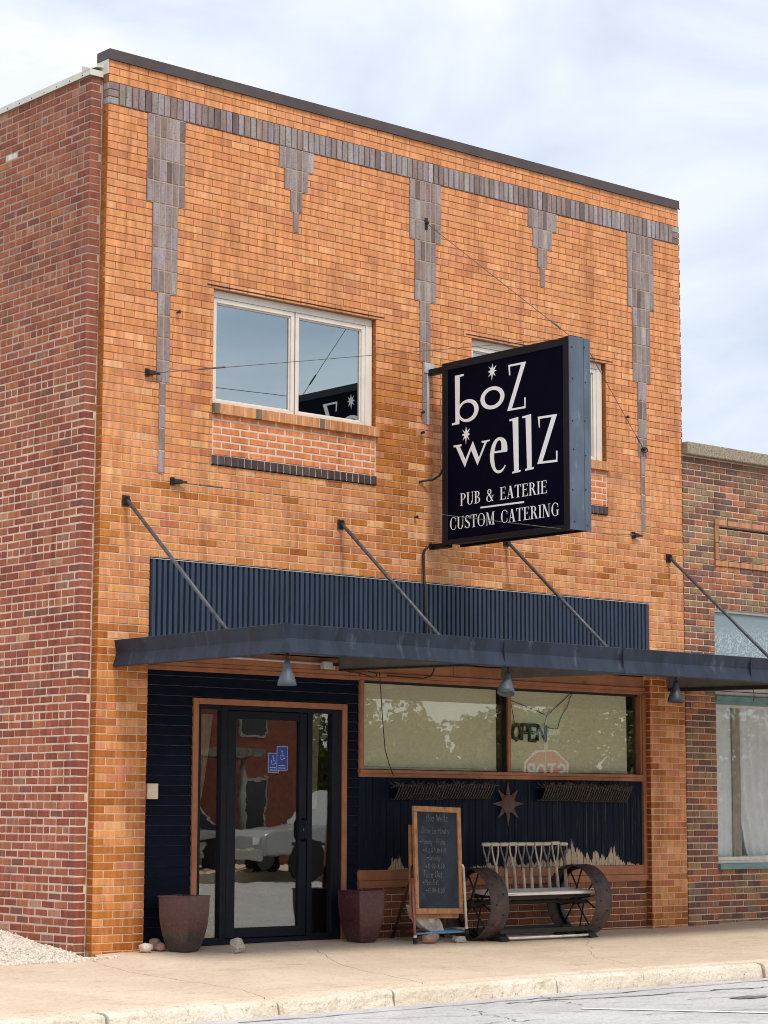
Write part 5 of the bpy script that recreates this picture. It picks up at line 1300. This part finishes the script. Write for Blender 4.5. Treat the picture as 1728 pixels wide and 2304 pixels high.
# rear board hinged at the top, splayed back
rb_ = MB(); th = math.radians(1.0)
for x0, x1, z0, z1 in ((-W / 2, W / 2, .0, .05), (-W / 2, W / 2, .80, .85), (-W / 2, -W / 2 + .045, .051, .799), (W / 2 - .045, W / 2, .051, .799)):
    t_ = MB().box(x0, x1, .0, .028, z0, z1); rb_.add([Matrix.Translation((.0, .020, .86)) @ Matrix.Rotation(th, 4, 'X') @ Vector((p.x, p.y, p.z - .90)) for p in t_.v], t_.f)
t_ = MB().box(-W / 2 + .03, W / 2 - .03, .008, .016, .03, .82); rb_.add([Matrix.Translation((.0, .020, .86)) @ Matrix.Rotation(th, 4, 'X') @ Vector((p.x, p.y, p.z - .90)) for p in t_.v], t_.f)
rb_.build('rear_board', 'board_frame', ck)
ys_ = -.0178
def chalk(txt, x, z, h, w=.0045, wf=.66, gap=.14, bullet=False, slant=.05):
    mb = MB()
    pls, _ = text_strokes(txt, x, z, h, wf, gap, slant, .05)
    strokes(mb, pls, w * .72, ys_)
    if bullet: strokes(mb, [[(x - .022, z + h * .45), (x - .012, z + h * .45)]], .011, ys_)
    mb.build('chalk_line', 'chalk', ck)
chalk('Boz Wellz', -.135, .845, .068, .0050, .60, .10)
chalk('Dine In Hours', -.205, .735, .058, .0042, .60, .16)
chalk('Monday - Friday', -.205, .635, .048, .0038, .58, .10, True)
chalk('11-2 & 5:30-8:00', -.165, .560, .042, .0040, .60, .10, True)
chalk('Saturday', -.115, .490, .042, .0040, .60, .10, True)
chalk('11:00-8:00', -.135, .412, .046, .0046, .66, .16, True)
chalk('Take Out', -.195, .330, .060, .0044, .62, .14)
chalk('Mon-Sat', -.180, .262, .050, .0042, .62, .12, True)
chalk('11:00-8:00', -.140, .190, .048, .0050, .64, .14, True)

# tubular stand that carries it (an old walking frame)
st = thing('tubular_stand', 'old tubular stand of red and cream legs with rubber feet, holding up the chalkboard', 'stand', (3.2, -.55, 0))
o = st.location
zf = .028
def leg(mat, foot, top, r=.0125, split=None):
    a, b = Vector(foot), Vector(top)
    mb = MB(o); mb.tube([a.lerp(b, .06), b], r, 10); l = mb.build('leg', mat, st, smooth=True)
    q = MB(o); q.tube([a, a.lerp(b, .085)], [.022, .018], 12); q.build('rubber_foot', 'rubber', l, smooth=True)
    q = MB(o); q.tube([a.lerp(b, .083), a.lerp(b, .125)], .0165, 10); q.build('ferrule', 'cream_paint' if foot[1] < -.6 else 'rubber', l, smooth=True)
leg('pink_paint', (2.885, -.830, zf), (2.872, -.80, .62)); leg('red_paint', (3.10, -.255, zf), (3.225, -.43, .70))
leg('cream_paint', (3.512, -.845, zf + .06), (3.512, -.80, .70)); leg('cream_paint', (3.72, -.27, zf), (3.74, -.42, .55))
tp = MB(o); tp.tube([(2.872, -.80, .62), (2.875, -.79, .68), (2.91, -.76, .725), (3.0, -.66, .735), (3.15, -.50, .735), (3.225, -.43, .70)], .0125, 10); tp.build('top_rail', 'rust_dark', st, smooth=True)
tp = MB(o); tp.tube([(3.512, -.80, .70), (3.508, -.79, .725), (3.48, -.77, .735)], .0125, 10); tp.build('top_rail', 'cream_paint', st, smooth=True)
for a, b, mt in (((2.884, -.825, .135), (3.105, -.26, .135), 'red_paint'), ((3.512, -.835, .140), (3.72, -.28, .135), 'cream_paint'), ((3.105, -.265, .130), (3.72, -.29, .130), 'red_paint'), ((2.885, -.82, .115), (3.512, -.835, .118), 'blue_slat'), ((3.16, -.36, .30), (2.90, -.72, .30), 'blue_slat')):
    tp = MB(o); tp.tube([a, b], .0105, 8); tp.build('cross_rail', mt, st, smooth=True)
for k in range(4):
    y = -.76 + k * .075
    tp = MB(o); tp.box(3.16, 3.52 + .04 * k, y, y + .030, .122, .128); tp.build('seat_slat', 'blue_slat', st)

st.location = o + Vector((.255, .275, -.024))
# ---- bench of shovel handles between iron wheels
bn = thing('bench', 'wheel bench with a plank seat and shovel handle back', 'bench', (4.6, -.57, 0))
bn['label'] = 'rusty iron wheel bench with a grey plank seat and shovel handles as its back'
o = bn.location
def wheel(x0, w, yc, r):
    zc = r + .012; seg = 64
    mb = MB(o)
    pr = [(r - .010, 0), (r, .004), (r, w - .004), (r - .010, w), (r - .012, w - .006), (r - .012, .006), (r - .010, 0)]
    T = Matrix.Translation((x0, yc, zc)) @ Matrix.Rotation(PI / 2, 4, 'Y')
    mb.lathe(pr, T, seg); wh = mb.build('wheel', 'rust', bn, smooth=True)
    q = MB(o)
    for i in range(22):
        a = 2 * PI * i / 22; xx = x0 + w * (.28 if i % 2 else .72)
        c = Vector((xx, yc + (r - .002) * math.cos(a), zc + (r - .002) * math.sin(a))); d = Vector((0, math.cos(a), math.sin(a)))
        q.tube([c, c + d * .010], [.011, .007], 8)
    q.build('rivets', 'rust_dark', wh, smooth=True)
    hub = MB(o); hub.tube([(x0 + .03, yc, zc), (x0 + w - .02, yc, zc)], [.045, .038], 16); hub.tube([(x0 + .01, yc, zc), (x0 + .03, yc, zc)], .028, 12); hub.build('hub', 'rust_dark', wh, smooth=True)
    for i in range(10):
        a = 2 * PI * (i + .3) / 10; s = 1 if i % 2 else -1
        sp = MB(o); sp.tube([(x0 + w * (.5 + .25 * s), yc + .04 * math.cos(a), zc + .04 * math.sin(a)), (x0 + w * (.60 + .05 * s), yc + (r - .012) * math.cos(a + .25), zc + (r - .012) * math.sin(a + .25))], .0085, 6); sp.build('spoke', 'rust_dark', wh, smooth=True)
    rg = MB(o); T2 = Matrix.Translation((x0 + w * .62, yc, zc)) @ Matrix.Rotation(PI / 2, 4, 'Y'); rg.lathe([(r - .045, 0), (r - .012, 0), (r - .012, .012), (r - .045, .012), (r - .045, 0)], T2, seg); rg.build('rim_web', 'rust_dark', wh, smooth=True)
wheel(3.765, .235, -.565, .337); wheel(5.165, .228, -.565, .344)
# seat planks
ps = [(-.765, -.60), (-.595, -.43)]
for i, (a, b) in enumerate(ps):
    mb = MB(o); z0, z1 = (.428, .432) if i == 0 else (.445, .470)
    za = .452 if i == 0 else .462; zb = .462 if i == 0 else .474
    mb.prism([(3.93, a, za - .030), (3.93, b, zb - .030), (3.93, b, zb), (3.93, a, za)], [(5.315, a, za - .030), (5.315, b, zb - .030), (5.315, b, zb), (5.315, a, za)]); mb.build('seat_plank', 'weathered_wood', bn, bevel=.004)
mb = MB(o); mb.box(3.96, 5.30, -.70, -.66, .385, .421); mb.box(3.96, 5.30, -.50, -.46, .395, .431); mb.tube([(3.80, -.565, .35), (5.38, -.565, .35)], .022, 10); mb.build('axle_frame', 'rust_dark', bn)
# base rails and splayed feet
for y, nm in ((-.775, 'base_rail'), (-.36, 'base_rail')):
    mb = MB(o); mb.box(3.98, 5.24, y - .02, y + .02, .068, .112); mb.box(3.98, 5.24, y - .03, y - .02, .070, .076); mb.build(nm, 'rust_dark', bn, bevel=.003)
mb = MB(o); mb.tube([(4.08, -.80, .030), (5.17, -.79, .028)], .012, 8); mb.build('base_rod', 'weathered_wood', bn, smooth=True)
for x in (4.03, 5.215):
    for y0, y1 in ((-.70, -.835), (-.44, -.30)):
        mb = MB(o); mb.prism([(x - .05, y0, .115), (x - .05, y1, .006), (x - .05, y0 + .10 * (1 if y1 < y0 else -1), .006)], [(x + .05, y0, .115), (x + .05, y1, .006), (x + .05, y0 + .10 * (1 if y1 < y0 else -1), .006)]); mb.build('foot', 'rust_dark', bn)
# shovel handles
hx = lambda i: 4.188 + i * .1172
for i in range(10):
    x = hx(i) + U(-.003, .003); lean = U(-.006, .010); metal = i in (0, 2, 4, 5, 7, 9); yb, yt = -.425, -.385; tz = .900 + U(-.003, .004)
    fm = 'fork_metal' if metal else 'handle_wood'
    zs = .665 if metal else .60
    mb = MB(o); mb.tube([(x + lean, yb, .445), (x + lean * .5, (yb + yt) / 2 - .004, zs)], [.0185, .0165], 10); sh = mb.build('shovel_handle', 'handle_wood', bn, smooth=True)
    g = MB(o)
    if metal: g.tube([(x + lean * .5, -.408, zs - .015), (x, -.40, zs + .07)], [.0175, .013], 10)
    else: g.tube([(x + lean * .5, -.408, zs - .005), (x, -.40, zs + .09)], [.0168, .015], 10)
    zj = zs + (.065 if metal else .085)
    for s in (-1, 1): g.tube([(x, -.40, zj - .01), (x + s * .016, -.395, zj + .045), (x + s * .038, -.392, lerp(zj, tz, .62)), (x + s * .043, -.388, lerp(zj, tz, .85)), (x + s * .043, -.386, tz + .004)], [.0105, .0095, .0085, .0085, .009], 8)
    g.build('fork', fm, sh, smooth=True)
    q = MB(o); q.tube([(x - .052, -.386, tz + U(-.002, .002)), (x - .046, -.386, tz), (x + .046, -.386, tz + U(-.002, .002)), (x + .052, -.386, tz)], [.015, .0195, .0195, .015], 10); q.build('grip', 'grip_wood', sh, smooth=True)

bn.location = o + Vector((.172, .178, -.014))
# sun ornament
sn = thing('sun_ornament', 'rusty metal sun with eight pointed rays on the navy panel', 'ornament', (4.905, .052, 1.276)); R_in, R_out = .092, .222
P = []
for k in range(8):
    a = PI / 2 + k * PI / 4; 
    P += [(R_in * math.cos(a - .30), R_in * math.sin(a - .30)), (R_out * (1 if k % 2 == 0 else .93) * math.cos(a), R_out * (1 if k % 2 == 0 else .93) * math.sin(a)), (R_in * math.cos(a + .30), R_in * math.sin(a + .30))]
MB().prism([(x, -.004, z) for x, z in P], [(x, .002, z) for x, z in P]).build('rays', 'sun_rust', sn)
MB().lathe([(0, .022), (.05, .019), (.078, .012), (.094, .004), (.096, 0)], Matrix.Translation((0, -.005, 0)) @ Matrix.Rotation(PI / 2, 4, 'X'), 40).build('disc', 'sun_rust', sn, smooth=True)

# wire trough baskets with old coir liners
def basket(lab, x0, x1, z0, z1, fill):
    t = thing('wire_basket', lab, 'basket', (x0, .06, z0), 0, 'wire trough baskets on the navy panel'); L = x1 - x0; H = z1 - z0; D = .15
    def prof(s):                                                   # s 0 front rim -> .75 bottom front -> 1 bottom at the wall
        if s < .75: q = s / .75; return (-D + .085 * q ** 1.15, H * (1 - q))
        q = (s - .75) / .25; return (-D + .085 + (D - .09) * q, -.0 + .004 * q)
    lv = []; n = 22
    for i in range(n + 1):
        for j in range(9):
            y, z = prof(j / 8); xx = L * i / n; lv.append((xx, y + .012 + .010 * noise.noise(Vector((xx * 16, j * .8, x0))), z + .006 + .012 * noise.noise(Vector((xx * 20 + x0, j, 3)))))
    MB().add(lv, [(i * 9 + j, i * 9 + j + 1, (i + 1) * 9 + j + 1, (i + 1) * 9 + j) for i in range(n) for j in range(8)]).build('liner', 'coir', t)
    wires = MB(); nw = int(L / .034)
    for i in range(nw + 1):
        xx = L * i / nw; wires.tube([(xx + U(-.003, .003), *prof(j / 5)) for j in range(6)], .0034, 5, caps=False)
    wires.build('bars', 'rusty_wire', t)
    rim = MB()
    for pts in ([(0, 0, H), (0, -D, H), (L, -D, H), (L, 0, H)], [(0, *prof(.45)), (L, *prof(.45))], [(0, *prof(.85)), (L, *prof(.85))]): rim.tube(pts, .0042, 6)
    rim.build('rim', 'rust_dark', t)
    fz = MB()
    for i in range(320 if fill else 130):
        x = U(0, L); y = U(-D, -.01); a = Vector((x, y, H * U(.85, 1.02))); fz.tube([a, a + Vector((U(-.07, .07), U(-.05, .02), U(-.03, .040)))], .0026, 3, caps=False)
    fz.build('dry_stems', 'dry_stem' if fill else 'rusty_wire', t)
basket('dark wire trough basket nearest the door, above the chalkboard', 3.37, 3.985, 1.312, 1.450, 0)
basket('dark wire trough basket between the chalkboard top and the sun ornament', 4.02, 4.60, 1.325, 1.462, 0)
basket('wire trough basket of dead stems just past the sun ornament', 5.32, 5.945, 1.308, 1.462, 1)
basket('wire trough basket of dead stems nearest the far brick pier', 5.955, 6.555, 1.300, 1.452, 1)

# ================================================================== ACROSS THE STREET (seen mirrored in the glass)
def leafy_tree(lab, x, y, h, r, seed):
    random.seed(seed)
    t = thing('tree', lab, 'tree', (x, y, -.45), U(0, 6), 'trees across the street')
    tr = MB(); tr.tube([(0, 0, 0), (.05, .02, h * .2), (.0, .05, h * .45), (.1, 0, h * .7)], [.20, .15, .11, .05], 8)
    for k in range(7):
        a = k * 2.4; z = h * U(.15, .55); tr.tube([(0, 0, z), (r * .4 * math.cos(a), r * .4 * math.sin(a), z + h * .15), (r * .75 * math.cos(a), r * .75 * math.sin(a), z + h * .3)], [.08, .05, .02], 5)
    tr.build('trunk', 'bark', t)
    cr_ = MB(); cl = []
    for k in range(64):
        a = U(0, 6.283); zz = U(.04, .97); rr = r * (1 - .55 * abs(zz - .38) ** 1.1) * math.sqrt(U(.1, 1)); cl.append(Vector((rr * math.cos(a), rr * math.sin(a), h * zz)))
    for c in cl:
        cs_ = U(.5, 1.0) * r * .34
        for k in range(84):
            d = Vector((random.gauss(0, 1), random.gauss(0, 1), random.gauss(0, .8))).normalized() * cs_ * U(.3, 1) ** .5; p = c + d
            u = Vector((U(-1, 1), U(-1, 1), U(-1, 1))).normalized(); w = u.cross(d + Vector((.01, 0, 0))).normalized(); s = U(.14, .30)
            cr_.add([p - u * s * .5, p + w * s * .45, p + u * s * .5, p - w * s * .45], [(0, 1, 2, 3)])
    cr_.build('crown', 'leaf', t); return t
tspots = [(35.5, -42, 4.7, 2.6), (38.3, -40, 5.2, 2.5), (40.8, -43, 4.6, 2.4), (43.2, -39.5, 4.9, 2.3), (45.6, -40, 5.3, 2.5), (48.2, -38.5, 6.2, 2.9), (51.5, -38, 6.8, 3.2), (55, -35, 7.0, 3.4), (59.5, -36, 7.6, 3.8), (30.5, -46, 5.0, 2.8), (20.4, -29.6, 1.7, 1.0)]
kinds = ['low round', 'broad spreading', 'slim ragged', 'tall full', 'rounded', 'leaning full', 'large dense', 'wide dense', 'tall outer', 'last dense', 'small bushy']
for i, (x, y, h, r) in enumerate(tspots): leafy_tree('%s green tree across the street, mirrored in the %s' % (kinds[i], 'door glass' if i > 9 else 'shop window'), x, y, h, r, 40 + i)
random.seed(99)
hg = MB()
for k in range(9000):
    x = U(28, 80); y = -47 + (x - 28) * .30 + random.gauss(0, 1.4); z = U(-.4, 3.0); s = U(.15, .32); p = Vector((x, y, z)); u = Vector((U(-1, 1), U(-1, 1), U(-1, 1))).normalized(); w = u.cross(Vector((0, 0, 1)) + u * .1).normalized()
    hg.add([p - u * s, p + w * s, p + u * s, p - w * s], [(0, 1, 2, 3)])
hg.build('undergrowth', 'leaf', kind='stuff')
fw_ = MB(); fw_.box(-60, 80, -26, -20.6, -.5, -.06); fw_.build('far_pavement', 'sidewalk')['kind'] = 'structure'
ss = thing('stop_sign', 'red octagonal stop sign across the street, mirrored in the shop window', 'traffic sign', (14.75, -9.1, -.2), math.radians(226))
def octo(r): return [(r * math.cos(PI / 8 + k * PI / 4), r * math.sin(PI / 8 + k * PI / 4)) for k in range(8)]
zc_ = 2.02
MB().prism([(x, -.022, z + zc_) for x, z in octo(.385)], [(x, -.018, z + zc_) for x, z in octo(.385)]).build('plate', 'white_letter', ss)
MB().prism([(x, -.026, z + zc_) for x, z in octo(.355)], [(x, -.0225, z + zc_) for x, z in octo(.355)]).build('field', 'stop_red', ss)
mb = MB(); pls, W_ = text_strokes('STOP', 0, zc_ - .12, .24, .55, .25); strokes(mb, [[(p[0] - W_ / 2 + .02, p[1]) for p in pl] for pl in pls], .042, -.028, None); mb.build('letters', 'white_letter', ss)
MB().tube([(0, 0, 0), (0, 0, 2.95)], .03, 8).build('post', 'galv', ss)
for k, (ww, zz) in enumerate(((.50, 2.66), (.62, 2.86))):
    MB().box(-ww / 2, ww / 2, -.02, -.012, zz - .075, zz + .075).build('street_name_blade', 'sign_green', ss)
mb = MB(); pls, W_ = text_strokes('RAILROAD', 0, 2.62, .08, .6, .2); strokes(mb, [[(p[0] - W_ / 2, p[1]) for p in pl] for pl in pls], .014, -.022, None); mb.build('street_lettering', 'white_letter', ss)
def vehicle(name, lab, cat, x, y, rz, prof, cab, w, paint, wheels):
    t = thing(name, lab, cat, (x, y, -.2), rz)
    MB().prism([(px, -w / 2, pz) for px, pz in prof], [(px, w / 2, pz) for px, pz in prof]).build('body', paint, t, bevel=.05)
    MB().prism([(px, -w / 2 + .10 + .05 * (pz > cab[0][1] + .1), pz) for px, pz in cab], [(px, w / 2 - .10 - .05 * (pz > cab[0][1] + .1), pz) for px, pz in cab]).build('cab', paint, t, bevel=.05)
    for s in (-1, 1):
        c = [(lerp(px, sum(p[0] for p in cab) / len(cab), .14), lerp(pz, sum(p[1] for p in cab) / len(cab), .18)) for px, pz in cab]
        MB().prism([(px, s * (w / 2 - .10), pz) for px, pz in c], [(px, s * (w / 2 - .07), pz) for px, pz in c]).build('side_window', 'car_glass', t)
    MB().box(max(p[0] for p in prof) - .04, max(p[0] for p in prof) + .07, -w / 2 + .04, w / 2 - .04, .40, .62).box(min(p[0] for p in prof) - .07, min(p[0] for p in prof) + .04, -w / 2 + .04, w / 2 - .04, .42, .64).build('bumper', 'galv' if name == 'pickup_truck' else 'rubber', t, bevel=.02)
    MB().box(-w * 1.2, w * 1.1, -w / 2 - .012, -w / 2 - .001, .70, .76).box(-w * 1.2, w * 1.1, w / 2 + .001, w / 2 + .012, .70, .76).build('side_moulding', 'rubber', t)
    MB().box(.55, .67, -w / 2 - .16, -w / 2 - .02, 1.12, 1.27).box(.55, .67, w / 2 + .02, w / 2 + .16, 1.12, 1.27).build('mirror', 'rubber', t)
    for s in (-1, 1):
        for wx in wheels: MB().lathe([(0, -.02), (.43, -.02), (.43, .02), (0, .02)], Matrix.Translation((wx, s * (w / 2 - .012), .40)) @ Matrix.Rotation(PI / 2, 4, 'X'), 24).build('wheel_arch', 'rubber', t)
    for wx in wheels:
        for s in (-1, 1):
            T = Matrix.Translation((wx, s * (w / 2 - .10), .36)) @ Matrix.Rotation(PI / 2, 4, 'X')
            wo_ = MB().lathe([(0, -.11), (.34, -.11), (.37, -.07), (.37, .07), (.34, .11), (0, .11)], T, 24).build('wheel', 'rubber', t, smooth=False)
            MB().lathe([(0, -.125 * s * -1), (.21, -.12 * s * -1), (.23, -.10 * s * -1)], T, 20).build('rim', 'galv', wo_)
    for s in (-1, 1):
        x0 = min(p[0] for p in prof); MB().box(x0 - .012, x0 + .03, s * (w / 2 - .25) - .09, s * (w / 2 - .25) + .09, .80, 1.0).build('tail_light', 'lamp_red', t)
        x1 = max(p[0] for p in prof); MB().box(x1 - .03, x1 + .012, s * (w / 2 - .30) - .13, s * (w / 2 - .30) + .13, .72, .88).build('headlight', 'white_letter', t)
    return t
vehicle('pickup_truck', 'silver pickup truck parked across the street, mirrored in the door glass', 'truck', 20.2, -20.3, math.radians(180 + 8), [(-2.8, .55), (-2.8, 1.12), (-.6, 1.12), (1.0, 1.12), (2.5, 1.02), (2.75, .9), (2.8, .5), (-2.7, .45)], [(-.75, 1.10), (-.60, 1.78), (.55, 1.80), (1.25, 1.10)], 1.95, 'truck_silver', (-1.75, 1.75))
vehicle('parked_car', 'white car parked across the street, mirrored in the sidelight', 'car', 11.9, -19.4, math.radians(8), [(-2.2, .45), (-2.25, .95), (-1.2, 1.0), (.9, .98), (2.0, .85), (2.2, .7), (2.2, .4), (-2.1, .38)], [(-1.6, .97), (-1.0, 1.45), (.2, 1.47), (1.0, .97)], 1.80, 'car_white', (-1.4, 1.4))
vehicle('parked_car', 'grey car parked behind the pickup across the street, mirrored in the door glass', 'car', 17.0, -23.6, math.radians(184), [(-2.2, .45), (-2.25, .95), (-1.2, 1.0), (.9, .98), (2.0, .85), (2.2, .7), (2.2, .4), (-2.1, .38)], [(-1.6, .97), (-1.0, 1.45), (.2, 1.47), (1.0, .97)], 1.80, 'galv', (-1.4, 1.4))
hsx = thing('brick_house', 'red brick house with white porch columns across the street, mirrored in the door', 'house', (22.0, -37, -.45), math.radians(-6))
hl = MB(); hl.box(-7, 7, -5, 4, 0, 6.0); hl.prism([(-7, -5, 6), (-7, 4, 6), (-7, -.5, 8.6)], [(7, -5, 6), (7, 4, 6), (7, -.5, 8.6)]); hl.build('wall', 'house_brick', hsx)
rf = MB(); rf.prism([(-7.4, -5.6, 5.75), (-7.4, -.5, 8.75), (-7.4, -.5, 8.9), (-7.4, -5.6, 5.9)], [(7.4, -5.6, 5.75), (7.4, -.5, 8.75), (7.4, -.5, 8.9), (7.4, -5.6, 5.9)]); rf.prism([(-7.4, 4.6, 5.75), (-7.4, -.5, 8.76), (-7.4, -.5, 8.91), (-7.4, 4.6, 5.9)], [(7.4, 4.6, 5.75), (7.4, -.5, 8.76), (7.4, -.5, 8.91), (7.4, 4.6, 5.9)]); rf.build('roof', 'roof_shingle', hsx)
for x in (-5.2, -2.2, 2.4, 5.2):
    for z in (1.0, 3.7):
        wv = MB().box(x - .5, x + .5, 3.99, 4.06, z, z + 1.6).build('window', 'galv', hsx); MB().box(x - .45, x + .45, 4.061, 4.07, z + .1, z + 1.5).build('pane', 'car_glass', wv)
pd = MB(); pd.box(-2.2, 3.2, 4.0, 6.2, 0, .45); pd.box(-2.4, 3.4, 4.0, 6.4, 3.05, 3.25); pd.build('porch', 'rock', hsx)
for x in (-2.0, -.3, 1.3, 3.0): MB().tube([(x, 6.0, .45), (x, 6.0, 3.05)], .10, 12).build('column', 'galv', hsx, smooth=True)
yk_ = MB().box(9.4, 15.5, -20.62, -20.40, -.45, -.055).build('yellow_kerb', 'yellow_paint'); yk_['kind'] = 'structure'
pole = thing('utility_pole', 'wooden utility pole across the street', 'pole', (9.0, -22.5, -.3)); MB().tube([(0, 0, 0), (0, 0, 9.5)], [.16, .11], 10).build('post', 'bark', pole); MB().box(-1.1, 1.1, -.06, .06, 8.7, 8.85).build('crossarm', 'bark', pole)
